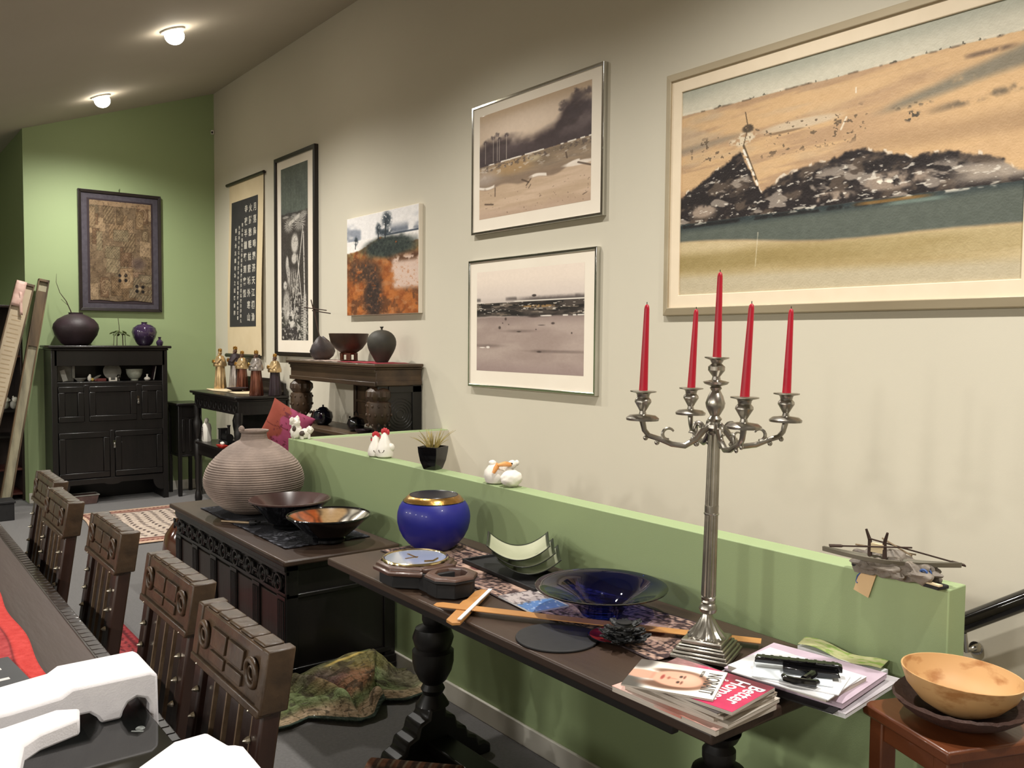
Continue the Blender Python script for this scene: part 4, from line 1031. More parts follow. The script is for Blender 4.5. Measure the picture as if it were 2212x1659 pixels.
king(3.06, 8.24, .40, M_copper, M_gilt, 'smaller copper-robed figurine, right one of the middle pair')
king(2.92, 7.52, .415, M_copper, M_silver, 'red-brown robed figurine with silver cape at the near end of the hall table')
king(3.065, 7.45, .385, M_umber, M_gilt, 'dark-robed gold-crowned figurine behind the red-brown one at the near end')
t = thing('praying_figurine', 'tiny white praying figurine beside the red-brown robed figurine', 'figurine', (2.98, 7.68, HZ))
b = MB(); b.lathe([(.024, 0), (.025, .02), (.018, .07), (.014, .10), (.006, .112)], seg=20, flute=(6, .06, -1, .09)); b.build('robe', M_ceramic, t)
b = MB(); b.blob((0, 0, .118), (.011, .010, .013)); b.build('head', M_ceramic, t)
b = MB(); b.prism([(2.84, 8.62), (2.96, 8.50), (3.02, 8.3), (3.04, 7.75), (2.95, 7.66), (2.83, 7.78), (2.86, 8.1), (2.81, 8.35)], HZ + .0005, HZ + .012)
o = b.build('table_cloth', M_cream, None, .004); props(o, 'crumpled cream cloth under the dark dish on the hall table', 'cloth')
t = thing('dark_dish', 'shallow dark blue-black dish on the cream cloth between the figurines', 'dish', (2.93, 8.03, HZ + .012))
b = MB(); b.lathe([(.04, 0), (.045, .006), (.10, .03), (.103, .034), (.095, .032), (.04, .012), (.001, .010)], seg=36); b.build('dish', M_umber, t)
LZ = .6006
t = thing('robed_statuette', 'white statuette of a bearded elder on the lower shelf of the hall table', 'figurine', (2.79, 8.47, LZ))
b = MB(); b.lathe([(.04, 0), (.045, .02), (.042, .08), (.045, .13), (.036, .17), (.014, .185)], seg=28, flute=(7, .06, -1, .16)); b.blob((0, 0, .205), (.02, .018, .025)); b.blob((-.014, 0, .185), (.012, .012, .022)); b.build('body', M_ceramic, t)
b = MB()
for q in range(5): b.tube([(-.046, -.02 + .008 * q, .14 - .02 * q), (-.049, .0 + .006 * q, .13 - .02 * q)], .003, 5)
b.tube([(-.042, -.02, .02), (-.048, -.015, .15)], .003, 5); b.build('dark_trim', M_umber, t)
t = thing('toy_locomotive', 'small black model locomotive on the lower shelf of the hall table', 'model', (2.85, 8.10, LZ), PI / 2)
b = MB(); b.M = Tr(0, 0, .075) @ Ry(PI / 2); b.lathe([(.035, -.10), (.035, .06)], seg=20); b.M = Matrix.Identity(4); b.box(-.13, .08, -.035, .035, .03, .045); b.build('boiler', M_blackmatt, t)
b = MB(); b.box(.04, .10, -.04, .04, .045, .14); b.box(.035, .105, -.045, .045, .14, .15); b.build('cab', M_blackmatt, t, .002)
b = MB(); b.lathe([(.012, 0), (.012, .07), (.018, .09), (.012, .09)], (-.07, 0, .10), 12); b.lathe([(.014, 0), (.01, .03)], (-.01, 0, .105), 12); b.build('funnel', M_blackmatt, t)
for k, x in enumerate((-.09, -.04, .01, .06)):
    for y in (-.038, .038):
        b = MB(); b.M = Tr(x, y, .022) @ Rx(PI / 2); b.lathe([(.022, -.006), (.022, .006)], seg=18); b.build('wheel', M_blackmatt, t)
M_scar = mat('scarlet_paint', '#b0281e', .4)
t = thing('red_ornament', 'small scarlet boat-shaped ornament on the lower shelf of the hall table', 'ornament', (2.74, 7.90, LZ))
b = MB(); b.loft([[(-.02, -.07, .0), (.02, -.07, .0), (.02, .06, .0), (-.02, .06, .0)], [(-.035, -.085, .025), (.035, -.085, .025), (.035, .075, .025), (-.035, .075, .025)]]); b.build('hull', M_scar, t, .004)
b = MB(); b.blob((0, -.01, .04), (.018, .03, .016), .2); b.build('cabin', M_ceramic, t)

# cushion leaning against the end of the hall table
def cushion_img(nu, nv):
    s, t_ = ST(nu, nv); n = fbm(s, t_, 8, 8, 141)
    img = mix(C3('#8f4638'), C3('#823b2c'), n)
    e = .42 + .16 * (n - .5) + .08 * np.sin(t_ * 14)
    img = mix(img, mix(C3('#a34a68'), C3('#8d3a58'), fbm(s, t_, 12, 12, 142)), ss(e - .02, e + .02, s))
    img = mix(img, C3('#5b1f2c'), ((fbm(s, t_, 14, 14, 143) > .66) & (s > .3)) * .8)
    img = mix(img, C3('#5a2019'), band(t_, .475 + .03 * np.sin(s * 9), .49 + .03 * np.sin(s * 9), .006) * (s < .6))
    return img
t = thing('silk_cushion', 'orange and pink patchwork cushion propped up left of the white dog figurine', 'cushion', (2.51, 6.02, .74), 0)
CM = Matrix(((.703, .61, .340, .04), (-.543, .79, -.262, -.01), (-.46, .02, .90, .205), (0, 0, 0, 1)))
def cush_P(sgn):
    def P(s, q):
        u, v = (s - .5) * .335, (.5 - q) * .335
        k = (np.clip(1 - (2 * s - 1) ** 2, 0, 1) * np.clip(1 - (2 * q - 1) ** 2, 0, 1)) ** .45
        sh = 1 - .08 * (np.sin(s * PI) * np.abs(2 * q - 1) ** 4); sw = 1 - .08 * (np.sin(q * PI) * np.abs(2 * s - 1) ** 4)
        x, y, z = u * sw, sgn * .07 * k, v * sh
        m = np.array(CM); return (m[0, 0] * x + m[0, 1] * y + m[0, 2] * z + m[0, 3], m[1, 0] * x + m[1, 1] * y + m[1, 2] * z + m[1, 3], m[2, 0] * x + m[2, 1] * y + m[2, 2] * z + m[2, 3])
    return P
painted('front_cover', cush_P(-1), cushion_img(60, 60), P_matte, t)
painted('back_cover', cush_P(1), cushion_img(30, 30), P_matte, t)
t = thing('corner_stool', 'low black stool carrying the propped cushion, mostly hidden by the urn', 'stool', (2.53, 6.00, 0))
b = MB(); b.box(-.19, .19, -.22, .22, .655, .69); b.build('seat', M_black_oaky, t, .005)
for x in (-.15, .15):
    for y in (-.18, .18):
        b = MB(); b.cb(x, y, .34, .035, .035, .68); b.build('leg', M_black_oak, t, .003)

# sideboard things
BZ = 1.4375
def runner_img(nu, nv):
    s, t_ = ST(nu, nv)
    img = mix(C3('#8f2f3a'), C3('#a8414a'), fbm(s, t_, 20, 10, 151))
    w = (np.sin(s * 190) * np.sin(t_ * 40) > .05)
    img = mix(img, mix(C3('#c9b9ab'), C3('#5c2a2b'), w * 1.0), (1 - ss(.52, .56, s)) * 1.0)
    return img
o = painted('table_runner', lambda s, q: (2.86 + .27 * q, 6.45 - 1.22 * s, BZ + .002 + .002 * np.sin(s * 25) ** 2), runner_img(160, 30), P_cloth, None, .002)
props(o, 'red and white patterned runner along the sideboard top', 'runner')
M_raku = mat('raku_black', '#37353a', .45, h2='#4d3c34', scale=7, bump=.15)
RZ_ = BZ + .0055
t = thing('raku_vessel', 'smoky black folded pottery vessel holding crossed sticks, left on the sideboard', 'vessel', (2.99, 6.33, RZ_))
b = MB()
def ves(z, r, f): return [(r * (1 + f * math.cos(3 * a + 1)) * math.cos(a), r * .8 * (1 + f * math.cos(3 * a + 1)) * math.sin(a), z + .03 * f * math.sin(2 * a) * 4) for a in [2 * PI * k / 30 for k in range(30)]]
b.loft([ves(0, .06, 0), ves(.03, .09, .03), ves(.07, .103, .06), ves(.11, .09, .10), ves(.15, .055, .15), ves(.16, .03, .2)]); b.build('body', M_raku, t)
b = MB()
for p, q in (((.01, 0, .06), (-.03, .13, .47)), ((.0, .0, .06), (-.015, .11, .42)), ((-.06, .19, .41), (.03, -.02, .385)), ((-.02, .13, .385), (.04, -.07, .36))):
    b.tube([p, q], .0045, 6)
b.build('sticks', M_wick, t)
M_bronze = mat('bronze_glaze', '#45301f', .45, h2='#2c201a', scale=10, coat=.1)
t = thing('footed_bowl', 'brown glazed bowl on a cut-out foot in the middle of the sideboard', 'bowl', (2.99, 5.87, RZ_))
b = MB(); b.lathe([(.03, .055), (.06, .06), (.10, .09), (.135, .14), (.147, .20), (.142, .203), (.128, .145), (.09, .095), (.001, .075)], seg=40); b.build('bowl', M_bronze, t)
b = MB(); b.lathe([(.055, .045), (.06, .06)], seg=30); b.lathe([(.066, 0), (.068, .008)], seg=30)
for k in range(6):
    a = k * PI / 3; b.M = Rz(a); b.box(.052, .066, -.016, .016, .0, .058)
b.M = Matrix.Identity(4); b.build('foot', M_copper, t, .002)
M_slate = mat('slate_glaze', '#3e3b33', .62, h2='#34312b', scale=12, bump=.08)
t = thing('lidded_jar', 'dark grey round jar with a tiny knob, right on the sideboard', 'jar', (3.0, 5.39, RZ_))
b = MB(); b.lathe([(.043, 0), (.05, .012), (.066, .04), (.082, .068), (.094, .095), (.101, .122), (.1015, .145), (.097, .167), (.086, .188), (.07, .205), (.048, .218), (.028, .224), (.012, .226)], seg=36); b.build('body', M_slate, t)
b = MB(); b.lathe([(.008, .224), (.006, .236), (.014, .246), (.012, .25), (.001, .25)], seg=16); b.build('knob', M_slate, t)
SB = .931
M_navy = mat('navy_glaze', '#0c0f1c', .08, coat=.7)
t = thing('dark_pot', 'glossy blue-black lidded pot on the sideboard lower shelf beyond the left leg', 'pot', (2.985, 6.30, SB))
b = MB(); b.lathe([(.04, 0), (.065, .02), (.078, .06), (.07, .10), (.04, .12)], seg=30); b.build('body', M_navy, t)
b = MB(); b.lathe([(.045, .118), (.03, .135), (.006, .142), (.008, .155), (.001, .158)], seg=20); b.build('lid', M_navy, t)
b = MB(); b.tube([(0, .07, .06), (0, .10, .08), (0, .115, .11)], [.014, .010, .008], 8); b.build('spout', M_navy, t)
t = thing('pink_figure', 'small pink triangular ornament behind the left sideboard leg', 'ornament', (3.0, 6.50, SB))
b = MB(); b.lathe([(.04, 0), (.03, .04), (.012, .09), (.002, .10)], seg=18); b.build('body', mat('pink_clay', '#a87b74', .6), t)
t = thing('black_teapot', 'glossy black teapot in front of the sideboard back panel', 'teapot', (2.97, 5.72, SB))
b = MB(); b.lathe([(.04, 0), (.058, .02), (.066, .055), (.055, .09), (.02, .105)], seg=30); b.build('body', M_blackgloss, t)
b = MB(); b.ring((0, .0, .115), .03, .005, 'x', 16, 6, 0, PI); b.build('handle', M_blackgloss, t)
b = MB(); b.tube([(0, .06, .05), (0, .085, .075), (0, .1, .1)], [.012, .009, .007], 8); b.build('spout', M_blackgloss, t)
t = thing('striped_bottle', 'small black and silver striped bottle at the right leg of the sideboard', 'bottle', (3.0, 5.36, SB))
b = MB(); b.lathe([(.025, 0), (.028, .02), (.022, .05), (.024, .09), (.012, .12), (.01, .135)], seg=20); b.build('body', M_blackgloss, t)
for z in (.03, .055, .085):
    b = MB(); b.ring((0, 0, z), .0255, .0035, 'z', 20, 6); b.build('silver_band', M_chrome, t)
t = thing('plain_dish', 'dark oval dish lying near the end panel of the sideboard shelf', 'dish', (2.93, 5.53, SB))
b = MB(); b.lathe([(.03, 0), (.05, .012), (.06, .03), (.055, .03), (.03, .01), (.001, .008)], seg=24); b.build('dish', M_umber, t)
# ornaments in the dark bookcase
for (x, z, lab) in ((1.235, .8926, 'small white dog ornament on the middle shelf of the left-edge bookcase'), (1.312, .8926, 'pale ornament half hidden by the leaning frame on the middle bookcase shelf'), (1.27, .3226, 'white ornament on the low shelf of the left-edge bookcase')):
    t = thing('dog_ornament', lab, 'ornament', (x, 9.64, z), 0, 'ornaments in the dark bookcase')
    b = MB(); b.blob((0, 0, .050), (.036, .03, .044), .12); b.build('body', M_stone, t)
    b = MB(); b.blob((.012, -.012, .10), (.028, .022, .025), .15); b.blob((.035, -.015, .095), (.014, .012, .010)); b.blob((-.005, -.01, .122), (.008, .005, .014), sub=2); b.build('head', M_ceramic, t)
# tall brown jug behind the chest
M_brown = mat('chestnut_glaze', '#5c3320', .12, h2='#43241a', scale=4, coat=.6)
t = thing('brown_jug', 'glossy chestnut-brown floor jar standing behind the far end of the chest', 'jar', (1.70, 5.52, 0))
b = MB(); b.lathe([(.10, 0), (.13, .03), (.155, .15), (.16, .27), (.14, .38), (.09, .45), (.07, .48), (.085, .51), (.07, .51), (.06, .47)], seg=36); b.build('body', M_brown, t)

# ================================================================ rugs and cloths on the floor
def kilim(cols, seed, field=None):
    def f(nu, nv):
        s, t_ = ST(nu, nv); n3 = fbm(s, t_, 50, 50, seed, 3)
        img = np.zeros((nv, nu, 3)) + C3(cols[0])
        d = np.minimum(np.minimum(s, 1 - s) * 1.0, np.minimum(t_, 1 - t_) * 1.0)
        img = mix(img, C3(cols[1]), (d > .03)); img = mix(img, C3(cols[2]), ((d > .06) & (d < .085)))
        img = mix(img, C3(cols[3]), (d > .11))
        m = (np.sin(s * 75) + .8 * np.sin(t_ * 110 + 3 * np.sin(s * 37.5)) > .75) & (d > .125)
        img = mix(img, C3(cols[4]), m * .85)
        img = mix(img, C3(cols[2]), ((d > .035) & (d < .055) & (np.sin((s + t_) * 160) > 0)) * .8)
        return img + (n3[..., None] - .5) * .18
    return f
o = painted('floor_rug', lambda s, q: (1.62 + (.94 - .02 * q) * s + .02 * np.sin(q * 9), 8.50 - 1.48 * q + .0 * s, .006 + .004 * np.sin(s * 8) * np.sin(q * 9)), kilim(['#c9ab93', '#6d3a34', '#b08a78', '#c4b3a4', '#4d3f3c'], 161)(150, 170), P_cloth, None, .006)
props(o, 'small patterned rug with pale field on the carpet before the tall cupboard', 'rug')
o = painted('red_rug', lambda s, q: (.74 + .46 * s, 5.36 - 1.2 * q, .008 + .003 * np.sin(s * 8)), kilim(['#7c2328', '#8f2f33', '#5a1c20', '#97393b', '#4b1b1e'], 163)(60, 140), P_cloth, None, .006)
props(o, 'red rug on the floor glimpsed between the dining chairs', 'rug')

def quilt_img(s, t_):
    n = fbm(s, t_, 6, 6, 171); n3 = fbm(s, t_, 60, 60, 172, 3)
    img = mix(C3('#5f5c3a'), C3('#6f6f52'), n)
    img = mix(img, C3('#6f7a52'), ss(.5, .6, fbm(s, t_, 4, 3, 173)))
    img = mix(img, C3('#825a42'), ss(.52, .58, fbm(s, t_, 5, 5, 174)) * ss(.25, .0, s - .1))
    img = mix(img, C3('#8b5a45'), ell(s, t_, .52, .55, .16, .14, .4) * .8); img = mix(img, C3('#5d4a4c'), ell(s, t_, .42, .42, .1, .1, .4) * .7)
    img = mix(img, C3('#ab9278'), ss(.76, .86, t_) * .9); img = mix(img, C3('#b09a80'), (1 - ss(.02, .12, s)) * .9)
    img = mix(img, C3('#6a5f36'), ell(s, t_, .66, .35, .2, .16, .3) * .7)
    img = mix(img, C3('#57503f'), ell(s, t_, .92, .5, .14, .3, .4) * .9)
    w = np.abs(np.sin(s * 70 + 4 * n) * np.sin(t_ * 60 + 5 * fbm(s, t_, 9, 9, 175)))
    img = mix(img, C3('#33301f'), (w < .10) * .5)
    img = mix(img, C3('#3c342a'), (vnoise(s, t_, 26, 22, 176) > .78) * .6)
    img = mix(img, C3('#b9a05a'), band(t_, .30 - .12 * (s - .5), .315 - .12 * (s - .5), .004) * band(s, .45, .85, .02))
    img = mix(img, C3('#2c3a33'), (t_ > .965) * .9)
    return img + (n3[..., None] - .5) * .22
OUT = [(0.98, 0.02), (.80, .30), (.46, .20), (.02, .22), (-.22, .2), (-.36, .03), (-.34, -.10), (-.18, -.05), (-.10, -.15), (.03, -.19), (.14, -.24), (.22, -.14), (.33, -.16), (.45, -.06)]
def quilt_P(s, q):
    # s along the ridge (left to right), q from back to front
    x0 = 1.30 + .80 * s; n = fbm(s, q, 5, 4, 181); n2 = fbm(s, q, 9, 8, 182, 2)
    back = 3.56 - .02 * s + 0 * s
    fs = np.array([0, .06, .14, .25, .4, .52, .60, .66, .72, .8, .9, 1]); fv = np.array([3.34, 3.31, 3.30, 3.33, 3.24, 3.17, 3.17, 3.20, 3.30, 3.24, 3.26, 3.32])
    front = np.interp(s, fs, fv)
    y = back + (front - back) * q
    rid = np.interp(s, [0, .08, .2, .35, .5, .6, .7, .8, .9, 1], [.03, .05, .085, .125, .165, .185, .175, .10, .035, .02])
    prof = np.interp(q, [0, .12, .3, .5, .7, .85, 1], [.25, .85, 1.0, .72, .42, .22, .02])
    z = rid * prof + .045 * (n2 - .45) * np.sin(q * PI) + .03 * np.exp(-((s - .36 - .25 * (q - .5)) / .03) ** 2) * np.sin(q * PI) * 1.2
    z = z - .05 * np.exp(-((s - .41 - .3 * (q - .5)) / .025) ** 2) * np.sin(q * PI)
    z = z + .07 * np.exp(-((s - .66) / .035) ** 2) * np.exp(-((q - .93) / .12) ** 2)
    return x0 + .03 * np.sin(q * 6 + s * 9) - .02 * q, y, np.maximum(z, 0) + .012
s_, q_ = ST(190, 130)
t = thing('patchwork_quilt', 'crumpled green and rust patchwork quilt heaped on the carpet beside the chest', 'quilt')
painted('quilt_cloth', quilt_P, quilt_img(s_, q_), P_cloth, t, .010)
for s, q in ((.46, .34), (.62, .60), (.50, .86), (.06, .55), (.28, .96)):
    x, y, z = (float(a) for a in quilt_P(np.array([[s]]), np.array([[q]])))
    b = MB(); b.lathe([(.008, 0), (.008, .003), (.004, .006), (.001, .006)], (x, y, z + .004), 12); b.build('mirror_disc', M_ceramic, t)
def stripes_img(nu, nv):
    s, t_ = ST(nu, nv); n3 = fbm(s, t_, 40, 40, 191, 3)
    img = mix(C3('#4a3327'), C3('#7a4d36'), (np.sin(s * 46) > .1) * 1.0); img = mix(img, C3('#8b7560'), (np.sin(s * 46 + 1.6) > .86) * .9); img = mix(img, C3('#2b211c'), (np.sin(t_ * 24) > .9) * .6)
    return img + (n3[..., None] - .5) * .2
def roll_P(s, q):
    a = q * 2 * PI; r = .080 * (1 + .06 * np.sin(3 * a)); return (1.385 + .22 * s + r * .72 * np.cos(a), 2.585 - .235 * s + r * .69 * np.cos(a), .086 + r * np.sin(a))
t = thing('rolled_kilim', 'brown striped rolled rug on the floor at the bottom edge, before the table foot', 'rug')
painted('striped_cloth', roll_P, stripes_img(80, 30), P_cloth, t, .004)
# ================================================================ chest top: mat, urn, bowls
CZ = .628
def mat_img(nu, nv):
    s, t_ = ST(nu, nv); n3 = fbm(s, t_, 40, 70, 201, 3)
    img = mix(C3('#2a2a30'), C3('#1c1b1f'), fbm(s, t_, 6, 8, 202))
    img = mix(img, C3('#6f7078'), (n3 > .60) * ell(s, t_, .22, .80, .2, .10, .9)); img = mix(img, C3('#5c5d66'), (n3 > .62) * (1 - ss(.02, .06, np.minimum(np.minimum(s, 1 - s), np.minimum(t_, 1 - t_)))))
    return img
o = painted('woven_mat', lambda s, q: (1.60 + .44 * s, 4.98 - 1.20 * q, CZ + .002 + .004 * np.sin(s * 11 + 2) ** 2 * np.sin(q * 14) ** 2), mat_img(80, 150), P_cloth, None, .003)
props(o, 'dark blue-black tasselled cloth mat along the chest lid under the urn and bowls', 'mat')
M_urn = mat('weathered_grey_clay', '#9a897e', .9, h2='#786a62', scale=5, bump=.3, bscale=60, sharp=(.35, .65))
t = thing('ribbed_urn', 'big pinkish grey ribbed clay urn with narrow neck at the far end of the chest', 'urn', (1.80, 4.675, CZ + .012))
pr = [(.09, 0), (.12, .004), (.17, .03), (.215, .07), (.247, .11), (.264, .145), (.269, .175), (.266, .205), (.255, .24), (.236, .275), (.208, .308), (.172, .342), (.135, .37), (.10, .39), (.076, .403), (.069, .42), (.068, .44)]
fine = []
for (r0_, z0_), (r1_, z1_) in zip(pr, pr[1:]):
    n = max(1, int((z1_ - z0_) / .0021))
    for k in range(n): fine.append((r0_ + (r1_ - r0_) * k / n, z0_ + (z1_ - z0_) * k / n))
fine.append(pr[-1])
fine = [(r + (.0034 * math.sin(z * 2 * PI / .0118) * (1 - .85 * ss(.24, .33, np.array(z))) * ss(.03, .06, np.array(z)) if True else 0), z) for r, z in fine]
fine = [(float(r), float(z)) for r, z in fine] + [(.078, .447), (.080, .455), (.068, .452), (.060, .43), (.07, .39), (.02, .37)]
b = MB(); b.lathe(fine, seg=64); b.build('body', M_urn, t)
b = MB(); b.blob((-.055, .04, .458), (.016, .012, .02), .2); b.build('chipped_rim', M_urn, t)
M_brownbowl = mat('plum_brown_glaze', '#4b3531', .22, h2='#3a2a28', scale=5, coat=.4)
def cone_bowl(name, lab, loc, R, h, rb, m_in, m_out, rim, wav=0.0):
    t = thing(name, lab, 'bowl', loc)
    b = MB(); b.lathe([(rb, 0), (rb * 1.02, .012), (rb * .9, .016), (rb * 1.25, .03), (R * .7, h * .55), (R, h), (R - .004, h), (R * .68, h * .55 - .002), (rb, .029), (.001, .026)], seg=56); 
    b.bm.faces.ensure_lookup_table()
    b.build('outside', m_out, t)
    return t
t = cone_bowl('shallow_bowl', 'wide matt plum-brown shallow bowl with dark outside, behind the glazed bowl on the chest', (1.80, 4.188, CZ + .012), .20, .135, .085, None, M_blackgloss, None)
b = MB(); b.lathe([(.001, .035), (.06, .04), (.13, .08), (.196, .134), (.206, .138), (.206, .145), (.198, .146), (.13, .09), (.06, .05), (.001, .045)], seg=56); b.build('inside', M_brownbowl, t)
def glaze_img(nu, nv):
    s, r = ST(nu, nv); n = fbm(s, r, 10, 3, 211); n3 = fbm(s, r, 60, 20, 212, 3)
    img = mix(C3('#3c3a30'), C3('#4a4639'), n)
    def w(c, h): 
        d = np.abs((s - c + .5) % 1 - .5); return 1 - ss(h - .02, h + .02, d + .03 * (n - .5))
    img = mix(img, mix(C3('#a9562a'), C3('#7d3c1e'), n3), w(.42, .10)); img = mix(img, mix(C3('#a18661'), C3('#8a6d4b'), n3), w(.27, .075)); img = mix(img, mix(C3('#8b8474'), C3('#a8a294'), n3), w(.10, .10))
    for c in (.345, .205, .15, .06, .02, .39, .45): img = mix(img, C3('#1d1611'), w(c + .012 * np.sin(r * 12 + c * 40), .004 ) * .9)
    img = mix(img, C3('#26241f'), ss(.93, .97, r)); img = mix(img, C3('#6f5c42'), (1 - ss(.2, .4, r)) * .6)
    return img
t = cone_bowl('glazed_bowl', 'shallow glazed bowl with orange and grey panels inside, at the near end of the chest', (1.825, 3.79, CZ + .012), .192, .115, .075, None, M_blackgloss, None)
P_glaze = paintmat('painted_glaze', .14, .6)
painted('inside', lambda s, r: ((.03 + .168 * r) * 1.0 * np.cos(s * 2 * PI - .715), (.03 + .168 * r) * np.sin(s * 2 * PI - .715), .032 + .092 * r ** 1.3), glaze_img(180, 40), P_glaze, t)
b = MB(); b.ring((0, 0, .122), .197, .005, 'z', 60, 8); b.lathe([(.001, .03), (.034, .031), (.03, .035), (.001, .034)], seg=24); b.build('rim', M_blackgloss, t)
M_stick = mat('bronze_stick', '#8d7a60', .4, .4, h2='#6c5a43', scale=20)
t = thing('letter_knife', 'slender bronze letter knife lying across the front of the chest', 'knife', (0, 0, 0))
b = MB(); b.tube([(1.555, 4.50, CZ + .016), (1.60, 4.43, CZ + .018), (1.655, 4.36, CZ + .018)], [.005, .007, .007], 8); b.build('blade', M_stick, t)
b = MB(); b.tube([(1.655, 4.36, CZ + .018), (1.675, 4.335, CZ + .022)], [.013, .012], 10); b.ring((1.68, 4.33, CZ + .024), .014, .005); b.build('handle', M_blackmatt, t)

# ================================================================ on top of the partition
PZ = HT + .0005
M_wht = mat('white_glaze', '#e9e4da', .35, h2='#dcd6cb', scale=14, bump=.1)
M_comb = mat('red_comb', '#c2323a', .4); M_bill = mat('orange_bill', '#d58b45', .4, h2='#e0a86c', scale=18); M_patch = mat('brown_patch', '#4a3b33', .5)
t = thing('dog_pair_figurine', 'white and brown figurine of two shaggy dogs at the far corner of the partition top', 'figurine', (2.157, 4.875, PZ))
b = MB(); b.blob((-.015, .015, .04), (.036, .03, .045), .25, 4); b.blob((-.02, .015, .095), (.03, .028, .03), .35, 5); b.blob((-.045, .005, .11), (.014, .012, .02), .3); b.blob((.0, .03, .115), (.012, .012, .02), .3); b.build('sitting_dog', M_wht, t)
b = MB(); b.blob((.025, -.02, .03), (.035, .024, .032), .2, 4, 2); b.blob((.052, -.03, .052), (.022, .02, .022), .3, 4, 3)
for x, y in ((.005, -.03), (.045, -.035), (.045, -.01), (.005, -.01)): b.tube([(x, y, .03), (x, y, .0)], .009, 8)
b.build('standing_dog', M_wht, t)
b = MB(); b.blob((.005, -.030, .032), (.018, .014, .018), .2); b.blob((-.035, -.004, .06), (.012, .01, .016), .2); b.build('brown_patch', M_patch, t)
def hen(t, x, y, s, name, rot):
    b = MB(); b.M = Tr(x, y, 0) @ Rz(rot) @ Matrix.Scale(s, 4); b.lathe([(.03, 0), (.042, .008), (.045, .03), (.036, .06), (.022, .09), (.016, .11), (.006, .122), (.001, .124)], seg=24); b.blob((.03, 0, .05), (.022, .02, .022), .1); o = b.build(name, M_wht, t)
    b = MB(); b.M = Tr(x, y, 0) @ Rz(rot) @ Matrix.Scale(s, 4)
    for k in range(4): b.blob((-.012 + .010 * k, 0, .128 + .006 * math.sin(k * 1.2)), (.008, .005, .014), .1, sub=2)
    b.blob((-.022, 0, .098), (.006, .004, .009), sub=2); b.build('red_comb', M_comb, o)
    b = MB(); b.M = Tr(x, y, 0) @ Rz(rot) @ Matrix.Scale(s, 4); b.ring((.0, -.043, .042), .014, .0018, 'y', 14, 5, PI, 2 * PI); b.lathe([(.004, 0), (.001, .012)], (-.024, 0, .104), 8); b.build('wing_line', M_patch, o)
t = thing('hen_pair_figurine', 'white figurine of two hens with red combs on the partition top', 'figurine', (2.155, 3.885, PZ))
hen(t, -.012, .03, .88, 'hen_body', -.4); hen(t, .008, -.03, 1.03, 'hen_body', -.9)
t = thing('potted_plant', 'black square pot of thin dry grass on the partition top', 'plant', (2.153, 3.385, PZ))
b = MB(); b.M = Rz(.42)
rg = lambda r, z: [(r * cx, r * cy, z) for cx, cy in ((-1, -1), (0, -1.04), (1, -1), (1.04, 0), (1, 1), (0, 1.04), (-1, 1), (-1.04, 0))]
b.loft([rg(.030, 0), rg(.033, .003), rg(.044, .04), rg(.050, .08), rg(.052, .106), rg(.047, .106), rg(.044, .09)]); b.build('pot', M_blackgloss, t, .002)
M_grass = mat('dry_grass', '#7d7440', .7, h2='#b09a58', scale=30); M_soil = mat('moss', '#3a4020', .9, h2='#20220f', scale=60)
b = MB(); b.M = Rz(.42); b.box(-.044, .044, -.044, .044, .085, .096); b.build('moss_soil', M_soil, t, .004)
rng = random.Random(11)
for k in range(46):
    a = rng.random() * 2 * PI; l = .05 + .055 * rng.random(); sp = .25 + 1.1 * rng.random() ** 1.5
    p0 = Vector((.02 * math.cos(a), .02 * math.sin(a), .094)); pts = []
    for q in range(5):
        f = q / 4; pts.append(p0 + Vector((math.cos(a) * l * sp * f * (1 + .3 * f) * .7, math.sin(a) * l * sp * f * (1 + .3 * f) * .7, l * f * (1 - .22 * sp * f))))
    b = MB(); b.tube(pts, [.0018, .0017, .0015, .0012, .0005], 5); b.build('grass_blade', M_grass, t, smooth=60)
t = thing('pelican_figurine', 'white bird figurine turning its orange bill, on the partition top', 'figurine', (2.150, 2.895, PZ), -.2)
b = MB(); b.lathe([(.03, 0), (.042, .006), (.05, .03), (.046, .055), (.03, .075), (.001, .082)], seg=28); b.blob((.045, -.03, .055), (.022, .02, .03), .1); b.blob((.055, -.045, .082), (.019, .018, .018), .1); b.blob((-.01, .01, .085), (.016, .016, .012), .1); b.blob((.074, -.05, .088), (.010, .010, .012), .1); b.build('body', M_wht, t)
b = MB(); b.tube([(.043, -.055, .083), (.015, -.06, .088), (-.015, -.05, .083)], [.009, .011, .006], 10); b.tube([(-.008, -.045, .088), (-.02, -.045, .07), (-.03, -.043, .05)], [.010, .010, .006], 10); b.build('orange_bill', M_bill, t)
b = MB(); b.blob((.045, -.062, .088), (.004, .004, .004), sub=2); b.build('eye', M_blackgloss, t)
t = thing('sleeping_bird_figurine', 'plain white egg-shaped sleeping bird figurine, nearest on the partition top', 'figurine', (2.150, 2.785, PZ))
b = MB(); b.blob((0, 0, .034), (.046, .042, .0345), .12, 2.2, 5, 4); b.build('body', M_wht, t)
